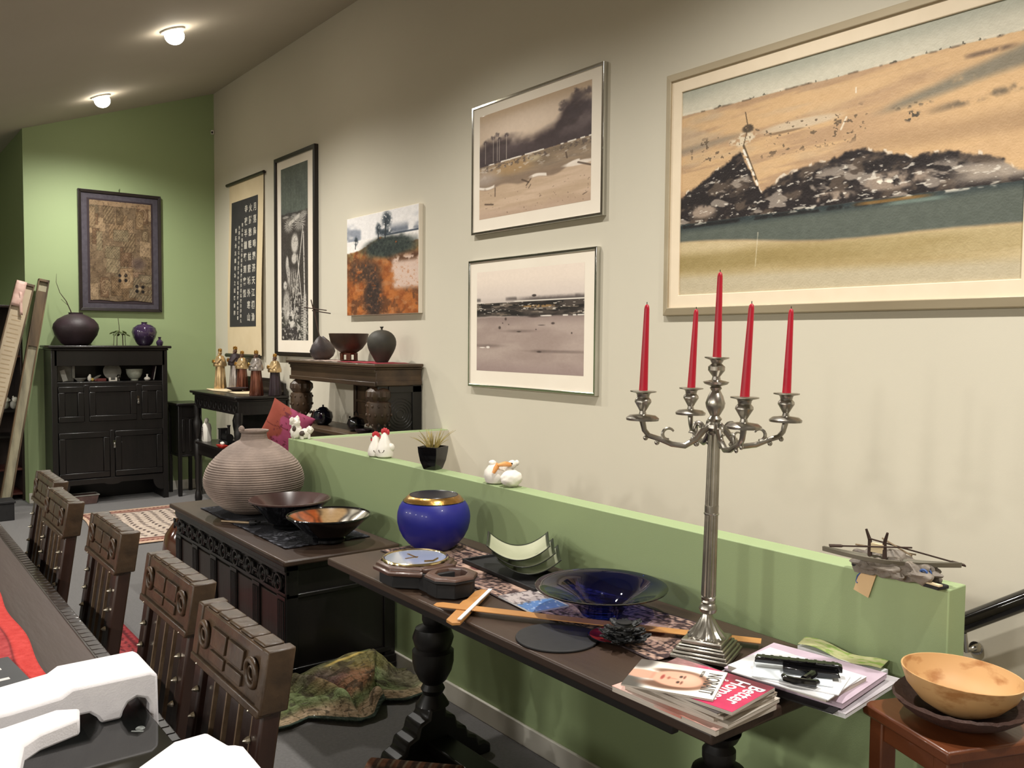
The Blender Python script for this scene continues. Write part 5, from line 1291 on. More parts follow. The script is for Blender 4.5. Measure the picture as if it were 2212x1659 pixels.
# driftwood boat
M_drift = mat('driftwood', '#8a8074', .6, h2='#5d544b', scale=18, bump=.5, bscale=50); M_drift2 = mat('grey_hull', '#7a7565', .6, h2='#5a5446', scale=16, stretch=(1, .2, 1)); M_rib = mat('blue_ribbon', '#38568f', .6)
t = thing('driftwood_boat', 'driftwood model boat with oars and a paper tag at the near end of the partition', 'model boat', (2.10, 1.13, PZ))
b = MB()
for (x, y, z, rx, ry, rz_, s) in ((.01, .07, .028, .038, .05, .030, 1), (.01, .0, .028, .045, .06, .032, 2), (.01, -.06, .026, .036, .05, .028, 3), (-.012, .04, .03, .025, .035, .02, 4)):
    b.blob((x, y, z), (rx, ry, rz_), .55, 2.2, s, 4)
for v in b.bm.verts: v.co.z = max(v.co.z, 0.0)
b.build('driftwood_base', M_drift, t)
b = MB(); R = []
for k in range(15):
    f = k / 14; y = .155 - .30 * f; w = .022 * math.sin(PI * min(max(f, .02), .98)) ** .7; x0 = -.075 + .12 * f; zc = .052 - .012 * math.sin(PI * f)
    R.append([(x0 + w * a, y, zc + c) for a, c in ((-1, .012), (-.6, 0), (.6, 0), (1, .012), (.7, .012), (.4, .005), (-.4, .005), (-.7, .012))])
b.loft(R); b.build('hull', M_drift2, t)
for q, (p0, p1, side) in enumerate((((-.105, .085, .082), (.0, -.045, .088), 0), ((.10, -.10, .048), (-.02, .06, .095), 0), ((.03, .05, .09), (-.03, -.06, .075), 1), ((-.03, .09, .075), (.05, -.03, .06), 1))):
    p0, p1 = Vector(p0), Vector(p1); b = MB(); b.tube([p0, p1], .0022, 6)
    if not side:
        d = (p1 - p0).normalized(); e = d.cross(Vector((0, 0, 1))).normalized()
        b.loft([[tuple(p0 + d * a + e * c + Vector((0, 0, h))) for a, c in ((-.028, -.009), (0.0, -.009), (.006, 0), (0, .009), (-.028, .009))] for h in (-.002, .002)])
    b.build('oar', M_wick if not side else M_stick, t)
for y in (.055, .015):
    b = MB(); b.tube([(-.02, y, .05), (-.015, y + .004, .09), (-.02, y - .006 if y < .03 else y + .012, .118)], [.006, .005, .003], 7); b.build('post', M_wick, t)
b = MB(); b.box(-.022, -.012, .018, .052, .062, .085); b.build('name_plate', M_cream, t)
b = MB(); b.M = Tr(-.005, .098, .004) @ Rz(.3) @ Rx(.0); b.loft([[(x, y, z) for x, y in ((-.008, -.012), (.03, -.012), (.03, .012), (-.008, .012))] for z in (.008, .022)]); b.build('black_fin', M_blackmatt, t, .003)
b = MB(); b.M = Tr(.0, -.10, .0) @ Rz(-.2); b.loft([[(x, y, z) for x, y in ((-.02, -.03), (.02, -.03), (.02, .02), (-.02, .02))] for z in (.002, .012)]); b.build('black_fin', M_blackmatt, t, .003)
b = MB(); b.M = Tr(-.012, -.10, .012) @ Rz(-.2); b.box(-.009, .004, -.03, .012, 0, .004); b.build('cream_strip', M_cream, t)
for y in (.082, -.082):
    b = MB()
    for k in range(5): b.ring((-.012 + .006 * k, y + .004 * math.sin(k * 2), .03 + .003 * math.cos(k * 3)), .009, .003, 'x', 12, 5)
    b.build('ribbon', M_rib, t)
TX = HX - 2.10
b = MB(); b.M = Tr(TX - .006, .078, -.022) @ Rx(.30); b.box(-.001, .001, -.022, .022, -.04, .028); b.build('paper_tag', mat('tag_paper', '#d9b98c', .8, h2='#d2b083', scale=8), t)
b = MB(); b.tube([(TX - .004, .085, .004), (TX - .008, .10, -.015), (TX - .005, .105, -.03), (TX - .008, .10, -.034)], .002, 5); b.build('tag_string', M_rib, t)

# ================================================================ on the refectory table
TZ = .7605
def persian(nu, nv):
    s, t_ = ST(nu, nv); n = fbm(s, t_, 18, 80, 221); n3 = fbm(s, t_, 60, 300, 222, 2)
    img = mix(C3('#a5897a'), C3('#8c7067'), n)
    m = np.abs(np.sin(s * 36 + 5 * vnoise(s, t_, 7, 36, 223)) * np.sin(t_ * 190 + 6 * vnoise(s, t_, 8, 40, 224)))
    img = mix(img, C3('#2a2124'), (m < .22) * .9); img = mix(img, C3('#3a2b2b'), (vnoise(s, t_, 16, 80, 225) > .70) * .85)
    b = np.minimum(s, 1 - s); img = mix(img, C3('#33282c'), ((b > .09) & (b < .12)) * .9); img = mix(img, C3('#2d2427'), (b < .03) * .8)
    img = mix(img, C3('#ba9a88'), ((b > .03) & (b < .09) & (np.sin(t_ * 260) * np.sin(s * 90) > .1)) * .9)
    for c in (.1, .3, .5, .7, .9): img = mix(img, mix(C3('#c0a08d'), C3('#6d3a3a'), (np.sin(np.hypot((s - .5) * 30, (t_ - c) * 110)) > .3) * .8), ell(s, t_, .5, c, .2, .05, .2))
    return img + (n3[..., None] - .5) * .15
o = painted('persian_runner', lambda s, q: (1.675 + .325 * s + .006 * np.sin(q * 30), 3.02 - 1.47 * q - .02 * np.sin(s * 7) * q, TZ + .0015 + .004 * np.clip(q - .93, 0, 1) / .07 * np.sin(s * 9) ** 2), persian(90, 400), P_cloth, None, .0025)
props(o, 'brown and black patterned woven runner along the back of the refectory table', 'runner')
RZ2 = TZ + .0045
M_cob = mat('cobalt_frosted_glass', '#23257f', .42, h2='#1f2176', scale=3, coat=.1, spec=.4)
t = thing('cobalt_vase', 'round cobalt blue vase with a gold band at the far end of the refectory table', 'vase', (1.865, 2.925, RZ2))
b = MB(); b.lathe([(.068, 0), (.080, .008), (.104, .028), (.124, .052), (.138, .08), (.1455, .11), (.1465, .13), (.1445, .15), (.138, .172), (.128, .188), (.121, .196)], seg=56); b.build('body', M_cob, t)
b = MB(); b.lathe([(.1215, .1955), (.112, .207), (.1005, .2175), (.0975, .218)], seg=56, cap=False); b.build('gold_band', M_gold, t)
b = MB(); b.lathe([(.0975, .2178), (.096, .2195), (.0925, .217), (.112, .196), (.136, .125), (.112, .05), (.02, .02)], seg=56); b.build('inside', mat('navy_inside', '#07081d', .3), t)
b = MB(); b.ring((0, 0, .195), .1215, .0022, 'z', 56, 6); b.build('dark_line', M_blackgloss, t)
# octagonal wall clock lying on its back
M_clock = wood('clock_walnut', '#5b4238', '#3f2c25', 'y', .35, 12, coat=.2)
t = thing('octagonal_clock', 'octagonal wooden drop-dial wall clock lying face up on the table beside the blue vase', 'clock', (1.567, 2.575, RZ2), math.radians(-2))
b = MB(); o8 = PI / 8
b.poly_lathe([(.125, 0), (.125, .045)], 8, rot=o8); b.build('case', M_blackmatt, t, .003)
b = MB(); b.poly_lathe([(.146, .045), (.148, .055), (.138, .060), (.136, .068), (.122, .076), (.12, .06)], 8, rot=o8); b.build('octagon_moulding', M_clock, t, .002)
b = MB(); b.ring((0, 0, .077), .111, .006, 'z', 56, 8); b.build('brass_bezel', mat('silver_gilt', '#c8b487', .15, .95), t)
b = MB(); b.lathe([(.110, .076), (.110, .079)], seg=48); b.build('dial', mat('dial_glass', '#aeb7c4', .08, .2, h2='#9aa6b8', scale=4, coat=1.0), t)
b = MB(); b.box(-.0035, .0035, -.01, .055, .0795, .0805); b.box(-.04, .01, -.003, .003, .0795, .0805); b.tube([(-.005, -.07, .081), (.02, -.085, .082), (.055, -.06, .081)], .0025, 6); b.build('clock_hand', M_gold, t)
b = MB(); dc = (.02, -.205)
b.poly_lathe([(.080, .0), (.080, .045), (.09, .05), (.088, .058), (.08, .062), (.058, .062), (.057, .012)], 8, (dc[0], dc[1], 0), o8); b.box(-.05, .075, -.17, -.10, 0, .058); b.build('pendulum_box', M_blackmatt, t, .002)
b = MB(); 
b.poly_lathe([(.0905, .0585), (.088, .064), (.078, .068), (.056, .068), (.0545, .064), (.0535, .018)], 8, (dc[0], dc[1], 0), o8, False); b.build('pendulum_frame', M_clock, t, .0015)
b = MB(); b.poly_lathe([(.053, .014), (.053, .019)], 8, (dc[0], dc[1], 0), o8); b.build('pendulum_window', M_clock, t)
b = MB(); b.loft([[(x, y, z) for x, y in ((-.045, -.140), (.08, -.140), (.06, -.11), (-.045, -.11))] for z in (.058, .072)]); b.build('scroll_bracket', M_clock, t, .003)
# black tray with a stack of slumped square plates
t = thing('black_tray', 'flat black tray under the stack of square glass plates', 'tray', (1.90, 2.43, RZ2), math.radians(-4))
b = MB(); b.box(-.085, .085, -.235, .235, 0, .006); 
for q in (-1, 1): b.box(-.085, .085, q * .232 - .004, q * .232 + .004, 0, .016); b.box(q * .083 - .004, q * .083 + .004, -.235, .235, 0, .016)
b.build('tray', M_blackmatt, t, .002)
def plate_img(nu, nv):
    s, t_ = ST(nu, nv); d = np.minimum(np.minimum(s, 1 - s), np.minimum(t_, 1 - t_))
    img = mix(C3('#1a1d17'), mix(C3('#b9b9a0'), C3('#a3a58b'), fbm(s, t_, 4, 4, 231)), ss(.035, .05, d))
    return mix(img, C3('#33382b'), ell(s, t_, .8, .75, .03, .02, .3))
PI_ = plate_img(60, 60)
for k, (dx, dy, dz, a, sz, lab) in enumerate(((.028, -.026, .018, -.66, .112, 'cream square glass plate with black edge, bottom of the stack of three'), (.014, -.013, .042, -.66, .112, 'cream square glass plate with black edge, middle of the stack of three'), (.0, .0, .066, -.66, .112, 'cream square glass plate with black edge, top of the stack of three'))):
    t = thing('square_plate', lab, 'plate', (1.90 + dx, 2.42 + dy, RZ2 + dz - .001), a, 'slumped square glass plates')
    painted('dish_surface', lambda s, q, sz=sz: ((2 * s - 1) * sz, (1 - 2 * q) * sz, .052 * np.abs(2 * s - 1) ** 2.0 + .012 * np.abs(2 * q - 1) ** 2), PI_, P_gloss, t, .003)
    b = MB(); b.lathe([(.03, -.010), (.032, 0.002)], seg=20); b.build('foot', M_blackgloss, t)
# picture book
def book_img(nu, nv):
    s, t_ = ST(nu, nv); n = fbm(s, t_, 6, 6, 241)
    img = mix(C3('#6e93c2'), C3('#4b74ae'), n); img = mix(img, C3('#b3a8a6'), ss(.42, .5, s + .1 * (n - .5)))
    img = mix(img, C3('#5e5558'), ((fbm(s, t_, 10, 14, 243) > .56) & (s > .4)) * .8); img = mix(img, C3('#d9e0ea'), (vnoise(s, t_, 22, 22, 244) > .83) * (s < .5) * .9)
    return mix(img, C3('#e3ded6'), (t_ > .95) * 1.0)
t = thing('picture_book', 'thin blue and grey illustrated booklet lying half under the blue glass dish', 'book', (1.735, 2.13, RZ2), math.radians(-6))
MB().box(-.07, .07, -.10, .10, 0, .005).build('pages', M_paper, t)
painted('cover', lambda s, q: (-.0702 + .1404 * s, .1002 - .2004 * q, .0054 + 0 * s), np.rot90(book_img(60, 60)).copy(), P_gloss, t)
# blue glass dish
M_bglass = mat('cobalt_clear_glass', '#1d2a9a', .03, h2='#1a2690', scale=2, trans=1.0, ior=1.45)
t = thing('glass_dish', 'wide cobalt blue clear glass dish in the middle of the refectory table', 'dish', (1.815, 1.90, RZ2 + .0065))
b = MB(); b.lathe([(.001, .003), (.055, .002), (.06, 0), (.064, .006), (.072, .017), (.088, .031), (.108, .044), (.130, .055), (.152, .065), (.174, .074), (.194, .081), (.201, .084), (.202, .087), (.198, .088), (.174, .080), (.150, .071), (.128, .062), (.106, .051), (.086, .038), (.068, .024), (.05, .015), (.001, .012)], seg=72); b.build('dish', M_bglass, t)
# T-square
M_tsq = wood('pear_wood', '#c08a50', '#b27b43', 'y', .45, 10, coat=.1)
t = thing('t_square', 'long wooden drawing T-square lying along the table under the candelabra', 't-square', (1.53, 2.188, 0))
a = math.radians(38.5)
b = MB(); b.M = Tr(0, .005, 0) @ Rz(a); b.prism([(-.165, -.022), (-.175, .0), (-.150, .026), (-.05, .026), (-.03, .034), (.04, .034), (.06, .026), (.15, .026), (.178, .012), (.172, -.022)], .7665, .7765, 'z'); b.build('head', M_tsq, t, .002)
p0, p1 = Vector((-.068, .045, 0)), Vector((.458, -.745, 0)); d = (p1 - p0); ang = math.atan2(d.y, d.x)
b = MB(); b.M = Tr(*p0) @ Rz(ang); b.prism([(-.03, -.012), (-.012, -.023), (d.length, -.020), (d.length, .020), (-.012, .023), (-.03, .012)], .7772, .7802, 'z'); b.build('blade', M_tsq, t, .0008)
b = MB(); b.M = Tr(.012, -.012, 0) @ Rz(a - .02); b.box(-.16, .165, -.006, .006, .7770, .7815)
t2 = thing('white_strip', 'thin white plastic strip lying across the head of the T-square', 'strip', (1.53, 2.188, 0)); b.M = Matrix.Identity(4)
for v in b.bm.verts: v.co.z += .0035
b.build('strip', M_paper, t2, .001)
# black disc and iron rosette
o = MB(); o.lathe([(.116, 0), (.118, .002), (.118, .005), (.116, .007)], (1.582, 1.832, TZ), 64); o = o.build('turntable_disc', M_blackmatt, None, .001); props(o, 'thin matt black round board lying near the front edge of the table', 'board')
M_redl = mat('red_lacquer', '#8e2418', .35, h2='#6f1b13', scale=20)
t = thing('lacquer_saucer', 'red and black lacquered saucer peeping out under the black iron rosette', 'saucer', (1.705, 1.73, RZ2))
b = MB(); b.lathe([(.04, 0), (.06, .004), (.072, .009), (.070, .011), (.05, .006), (.001, .004)], seg=40); b.build('saucer', M_redl, t)
b = MB(); b.ring((0, 0, .010), .071, .002, 'z', 40, 6); b.build('black_rim', M_blackgloss, t)
M_iron = mat('black_iron', '#151617', .5, h2='#2a2b2c', scale=40, bump=.3)
t = thing('iron_rosette', 'black cast iron rosette of curled leaves between the round board and the candelabra', 'ornament', (1.69, 1.675, RZ2 + .0145))
b = MB()
for lay, (R, z, n) in enumerate(((.062, .008, 9), (.052, .022, 8), (.046, .036, 7))):
    for k in range(n):
        aa = 2 * PI * k / n + lay * .35
        b.blob((R * .72 * math.cos(aa), R * .72 * math.sin(aa), z + .004 * math.sin(k * 2.3)), (R * .46, .013, .006), .5, 4, k + lay * 10, 3, Rz(aa) @ Ry(-.35))
b.lathe([(.03, .0), (.03, .03), (.02, .045), (.022, .05), (.012, .05)], seg=18); b.build('leaves', M_iron, t)

# candelabra
CC = (1.812, 1.488, RZ2 + .004)
t = thing('candelabra', 'tall pewter five-branched candelabra standing on the refectory table', 'candelabra', CC, 0)
LM = Matrix.Rotation(math.radians(.9), 4, Vector((.61, .79, 0)))
b = MB(); b.M = Rz(math.radians(23.3))
for hw_, z0, z1 in ((.077, 0, .012), (.072, .012, .02), (.066, .02, .030), (.060, .030, .036), (.054, .036, .048)): b.box(-hw_, hw_, -hw_, hw_, z0, z1)
b.build('stepped_base', M_pewter, t, .003)
b = MB(); b.M = Tr(0, 0, 0); b.lathe([(.050, .048), (.050, .052), (.045, .057), (.034, .070), (.024, .085), (.016, .10), (.012, .112)], seg=60, flute=(15, .05, .05, .105)); b.build('fluted_foot', M_pewter, t)
b = MB(); b.M = LM
b.lathe([(.012, .108), (.021, .114), (.0245, .124), (.021, .134), (.0175, .138), (.020, .142), (.018, .147), (.020, .154), (.017, .158)], seg=36)
b.lathe([(.0185, .158), (.0165, .375)], seg=56, flute=(14, .06, .0, 1)); b.ring((0, 0, .378), .0172, .0032); b.lathe([(.0185, .375), (.0185, .40)], seg=36)
b.lathe([(.0165, .40), (.0150, .590)], seg=56, flute=(14, .06, .0, 1)); b.build('fluted_column', M_pewter, t)
b = MB(); b.M = LM
b.lathe([(.016, .588), (.019, .592), (.016, .597), (.024, .606), (.022, .615), (.014, .622), (.019, .63), (.012, .638), (.024, .660), (.026, .672), (.020, .69), (.012, .705), (.016, .712), (.012, .716), (.030, .722), (.034, .728), (.012, .733), (.010, .742), (.022, .758), (.022, .768), (.013, .776), (.018, .785), (.032, .79), (.032, .793), (.014, .792)], seg=36); b.build('central_socket', M_pewter, t)
SOCK = [(.008, -.075), (.03, -.068), (.042, -.074), (.043, -.068), (.034, -.061), (.010, -.058), (.008, -.05), (.016, -.036), (.022, -.026), (.021, -.02), (.0155, -.014), (.017, -.006), (.02, -.003), (.034, 0), (.034, .003), (.014, .002)]
CND = []
for k in range(4):
    aa = math.radians(-30.5 + 90 * k); R = .196
    b = MB(); b.M = LM @ Rz(aa); pts = [(.014, 0, .612), (.03, 0, .60), (.05, 0, .575), (.08, 0, .558), (.115, 0, .562), (.15, 0, .576), (.178, 0, .584), (.190, 0, .598), (R, 0, .622)]
    b.tube(pts, [.009, .009, .0085, .008, .0075, .007, .007, .007, .008], 10)
    def curl(c, r, a0, a1, w): b.tube([(c[0] + r * math.cos(q) , 0, c[1] + r * math.sin(q)) for q in [a0 + (a1 - a0) * i / 9 for i in range(10)]], [w * (1 - .5 * i / 9) for i in range(10)], 7)
    curl((.125, .588), .016, -1.6, 2.6, .006); curl((.045, .607), .014, 3.6, -.4, .006); curl((.065, .585), .010, 4.4, 1.0, .0045); b.blob((.155, 0, .566), (.007, .005, .007), sub=2); b.blob((.186, 0, .578), (.007, .005, .007), sub=2); b.blob((.048, 0, .563), (.008, .005, .007), sub=2)
    arm = b.build('scroll_arm', M_pewter, t)
    b = MB(); b.M = LM @ Rz(aa) @ Tr(R, 0, .698); b.lathe(SOCK, seg=32); b.build('candle_socket', M_pewter, arm)
    CND.append(LM @ Vector((R * math.cos(aa), R * math.sin(aa), .698)))
CND.append(LM @ Vector((0, 0, .788)))
names = ('far right candle of the candelabra', 'red candle on the candelabra arm behind the centre', 'far left red candle of the candelabra', 'red candle on the candelabra arm nearest the camera', 'tallest red candle in the middle of the candelabra')
names = ['red taper candle at the far right of the candelabra', 'red taper candle on the rear arm, just left of the centre one', 'red taper candle at the far left of the candelabra', 'red taper candle on the front arm, just right of the centre one', 'highest red taper candle, on the centre of the candelabra']
tl = [(.012, .0), (.03, 10), (.012, 0), (.045, 0), (.004, 0)]
for k, p in enumerate(CND):
    loc = Vector(CC) + p
    t = thing('taper_candle', names[k], 'candle', loc + Vector((0, 0, .0035)), 0, 'red taper candles in the candelabra')
    dr = Vector((.79, -.61, 0)) * (.007, .010, .006, .012, .004)[k]
    b = MB(); h = .224; b.lathe([(.0115, 0), (.0112, .01), (.0068, h - .012), (.0055, h - .004), (.002, h)], seg=20)
    for v in b.bm.verts: v.co += dr * (v.co.z / h)
    b.build('wax', M_red, t)
    b = MB(); b.tube([dr + Vector((0, 0, h - .002)), dr * 1.02 + Vector((0, 0, h + .006))], .0011, 6); b.build('wick', M_wick, t)

# magazines
M_mag = [mat('cover_%s' % n, c, .35, h2=c2, scale=s, coat=.2) for n, c, c2, s in (('coral', '#c9583f', '#e4d9d0', 6), ('ivory', '#d9d2c8', '#c4b8aa', 14), ('tan', '#8d7b6d', '#b7a696', 12), ('taupe', '#75675c', '#9a8a7c', 12), ('charcoal', '#3b3638', '#5c5250', 10))]
def better_img(nu, nv):
    s, t_ = ST(nu, nv); n = fbm(s, t_, 5, 6, 251); n3 = fbm(s, t_, 18, 18, 252)
    img = mix(C3('#b52350'), C3('#cf3f68'), n); img = mix(img, C3('#c8344a'), ell(s, t_, .2, .25, .25, .12, .5) * .7)
    img = mix(img, C3('#4a1626'), ell(s, t_, .05, .2, .2, .25, .6) * .8)
    return mix(img, mix(C3('#7a4a4e'), C3('#c9a1a0'), n3), ss(.62, .8, t_))
def face_img(nu, nv):
    s, t_ = ST(nu, nv); n = fbm(s, t_, 6, 6, 261)
    img = np.zeros((nv, nu, 3)) + C3('#efe9e0')
    img = mix(img, C3('#5a5350'), ell(s, t_, .1, .97, .25, .16, .4)); img = mix(img, C3('#4c4946'), ell(s, t_, .95, .98, .35, .2, .4))
    img = mix(img, C3('#8a6450'), ell(s, t_, .53, .42, .34, .31, .12)); img = mix(img, C3('#6b4a3a'), ell(s, t_, .80, .58, .12, .26, .4)); img = mix(img, C3('#7c5a48'), ell(s, t_, .30, .55, .09, .22, .4))
    img = mix(img, C3('#cf9a84'), (ell(s, t_, .53, .86, .15, .25, .2)))
    img = mix(img, C3('#dba58d'), ell(s, t_, .53, .47, .27, .28, .12)); img = mix(img, C3('#e3b29b'), ell(s, t_, .47, .36, .14, .1, .8))
    for e in (.43, .63):
        img = mix(img, C3('#7a4c3d'), ell(s, t_, e, .405, .06, .012, .5)); img = mix(img, C3('#3d2a25'), ell(s, t_, e, .445, .042, .018, .5))
    img = mix(img, C3('#c58d76'), ell(s, t_, .53, .53, .022, .07, .6)); img = mix(img, C3('#a0604f'), ell(s, t_, .53, .565, .05, .015, .6)); img = mix(img, C3('#9e453f'), ell(s, t_, .53, .635, .085, .020, .4))
    return mix(img, C3('#b68671'), ell(s, t_, .53, .745, .16, .02, .8) * .6)
M_prw = mat('print_white', '#efe9e6', .5); M_prk = mat('print_grey', '#4c4744', .5)
zc = TZ
stack = (((1.562, 1.322), (.222, .305), 1.5, .014, 0, 'thick magazine with coral and white cover at the bottom of the magazine stack', 'M'),
         ((1.572, 1.305), (.208, .285), 5, .010, 1, 'ivory covered magazine second from the bottom of the stack', 'M'),
         ((1.572, 1.312), (.200, .275), -3, .009, 2, 'tan covered magazine in the middle of the stack', 'M'),
         ((1.565, 1.300), (.205, .272), 3, .008, 3, 'taupe covered magazine above the tan one in the stack', 'M'),
         ((1.560, 1.300), (.195, .268), -1, .007, 4, 'charcoal covered magazine directly under the pink one', 'M'),
         ((1.550, 1.283), (.188, .262), 8, .008, 'B', 'pink homes magazine with white title, second from the top of the stack', 'M'),
         ((1.510, 1.330), (.172, .208), 28, .005, 'N', 'white magazine with a woman\'s face on its cover, on top of the stack', 'M'))
for (cx, cy), (w, h), ang, th, cv, lab, _ in stack:
    t = thing('magazine', lab, 'magazine', (cx, cy, zc + .0003), PI + math.radians(ang), 'stack of magazines at the table end')
    MB().box(-w / 2, w / 2, -h / 2, h / 2, 0, th - .0012).build('pages', M_pages, t)
    if isinstance(cv, int):
        MB().box(-w / 2 - .001, w / 2 + .001, -h / 2 - .001, h / 2 + .001, th - .0012, th - .0002).build('cover', M_mag[cv], t)
        if cv == 0:
            b = MB(); b.box(-w / 2 - .0015, -w / 2 - .0008, -h / 2, h / 2, .001, th - .002); b.box(w / 2 + .0008, w / 2 + .0015, -.02, .06, .007, th - .002); b.build('spine', M_mag[0], t)
    else:
        img = better_img(70, 90) if cv == 'B' else face_img(90, 110)
        c = painted('cover', lambda s, q, w=w, h=h, th=th: (-w / 2 + w * s, h / 2 - h * q, th - .0006 + 0 * s), img, P_gloss, t)
        b = MB()
        if cv == 'B':
            b.text('Better', .050, Tr(-.005, h / 2 - .026, th), .0002, bold=True, sx=.95); b.text('Homes', .052, Tr(-.002, h / 2 - .068, th), .0002, bold=True, sx=.95)
            b.text('& Gardens', .026, Tr(.0, h / 2 - .102, th), .0002); b.text('LIFE', .022, Tr(-.04, h / 2 - .13, th), .0002)
            b.build('title', M_prw, c, smooth=0, keep=True)
        else:
            b.text('NORAIIT', .046, Tr(0, h / 2 - .024, th), .0002, sx=.70); b.text('FICTION', .010, Tr(-.05, h / 2 - .052, th), .0002); b.build('title', M_prk, c, smooth=0, keep=True)
    zc += th + .0004
# papers
M_lil = mat('lilac_print', '#c9b6c4', .5, h2='#b9a4b4', scale=10); M_gry = mat('grey_print', '#9a949a', .5, h2='#cfc8cc', scale=8); M_env = mat('bluish_envelope', '#dfe5ea', .6, h2='#d8dfe5', scale=4)
zc = TZ + .0008
def sheet(name, lab, cat, c, w, h, ang, th, m, edge=None, grp='papers piled at the table end', bend=0.0):
    global zc
    t = thing(name, lab, cat, (c[0], c[1], zc), math.radians(ang), grp)
    if th > .004:
        MB().box(-w / 2, w / 2, -h / 2, h / 2, 0, th - .001).build('pages', edge or M_pages, t)
        MB().box(-w / 2 - .001, w / 2 + .001, -h / 2 - .001, h / 2 + .001, th - .001, th).build('cover', m, t)
    else:
        MB().box(-w / 2, w / 2, -h / 2, h / 2, 0, th).build('sheet', m, t, .0005)
    zc += th + .0006; return t
sheet('catalogue', 'large white catalogue at the bottom of the paper pile, jutting past the table end', 'catalogue', (1.891, 1.229), .30, .33, 6, .011, M_gry, M_paper)
sheet('folder', 'black-edged folder in the paper pile above the white catalogue', 'folder', (1.848, 1.232), .275, .30, 8, .004, M_blackmatt)
sheet('brochure', 'lilac printed brochure in the paper pile', 'brochure', (1.872, 1.228), .255, .30, 8, .013, M_lil, M_lil)
sheet('booklet', 'tan-edged white booklet in the paper pile above the lilac brochure', 'booklet', (1.825, 1.222), .19, .26, 4, .011, M_paper, M_pages)
sheet('paper_sheet', 'blank white letter sheet near the top of the paper pile', 'paper', (1.80, 1.205), .19, .24, 9, .003, M_paper)
sheet('envelope', 'larger white envelope lying under the black plate stand', 'envelope', (1.79, 1.18), .13, .19, 20, .003, M_paper)
t = sheet('envelope', 'bluish envelope on top of the paper pile, under the black plate stand', 'envelope', (1.785, 1.205), .115, .18, 33, .003, M_env)
b = MB(); b.loft([[(-.055, .02, z), (.0, -.02, z), (.055, .02, z), (.055, .022, z), (0, -.018, z), (-.055, .022, z)] for z in (.003, .0035)]); b.build('flap', M_env, t)
topz = zc
t = thing('leaf_print_sheet', 'pale yellow-green leaf-printed sheet behind the paper pile against the partition', 'paper', (2.055, 1.27, TZ + .002))
def leafp(nu, nv):
    s, t_ = ST(nu, nv); n = fbm(s, t_, 6, 10, 271); img = mix(C3('#8f9060'), C3('#b0ae86'), n); return mix(img, C3('#6f8a3c'), ss(.5, .58, fbm(s, t_, 5, 8, 272)) * .8)
painted('print', lambda s, q: (-.005 + .036 * s, .10 - .24 * q, .016 + .012 * s + .006 * np.sin(q * 8)), leafp(20, 60), P_gloss, t, .001)
MB().box(-.005, .030, -.14, .10, 0.0, .012).build('leaflet_block', M_paper, t)
# black carved plate stand
t = thing('plate_stand', 'black carved folding plate stand lying on the white envelopes', 'plate stand', (1.785, 1.19, topz + .0005), math.radians(-54.5))
b = MB(); b.prism([(-.10, .016), (-.095, .026), (.09, .026), (.10, .022), (.10, .008), (-.03, .006), (-.035, .012), (-.10, .012)], .012, .034, 'y')
for k in range(9): b.cb(-.08 + k * .02, .023, .0255, .008, .024, .003)
b.build('long_rail', M_blackgloss, t, .002)
b = MB(); b.prism([(-.035, .004), (-.035, .016), (.09, .014), (.095, .004), (.04, .0), (.0, .002)], -.012, .010, 'y'); b.build('short_rail', M_blackgloss, t, .002)
b = MB(); b.tube([(.035, -.008, .008), (.028, -.032, .009), (.012, -.062, .009)], [.010, .011, .010], 10)
b.tube([(-.034, -.046, .008), (-.030, -.058, .007), (-.010, -.068, .007), (.015, -.071, .007), (.035, -.070, .007), (.042, -.060, .008)], [.006, .008, .009, .0095, .009, .006], 10); b.build('curved_foot', M_blackgloss, t)

# ================================================================ turned bowls on the stool
M_rima = mat('spalted_light_wood', '#c79c69', .55, h2='#a3703f', scale=16, sharp=(.52, .66), stretch=(1, 1, 2)); M_bark = mat('dark_bark_wood', '#4a2f26', .65, h2='#34211b', scale=12, bump=.4)
SZ2 = .767
TM = Matrix.Rotation(math.radians(3), 4, Vector((.61, .79, 0)))
t = thing('dark_wooden_bowl', 'dark rough-rimmed shallow wooden bowl, the lower one on the stool', 'bowl', (1.94, .885, SZ2))
b = MB(); b.lathe([(.05, 0), (.07, .004), (.107, .022), (.131, .042), (.137, .05), (.133, .056), (.107, .036), (.06, .018), (.001, .014)], seg=64)
for v in b.bm.verts:
    if v.co.z > .03: v.co.z += .004 * mnoise.noise(v.co * 60); v.co.xy *= 1 + .012 * mnoise.noise(v.co * 40)
b.build('bowl', M_bark, t)
t = thing('light_wooden_bowl', 'honey-coloured turned wooden bowl nested in the dark bowl on the stool', 'bowl', (1.94, .885, SZ2 + .020))
b = MB(); b.M = TM; b.lathe([(.033, 0), (.048, .003), (.084, .024), (.112, .055), (.124, .085), (.1245, .089), (.121, .089), (.107, .056), (.080, .03), (.04, .014), (.001, .010)], seg=64); b.build('bowl', M_rima, t)

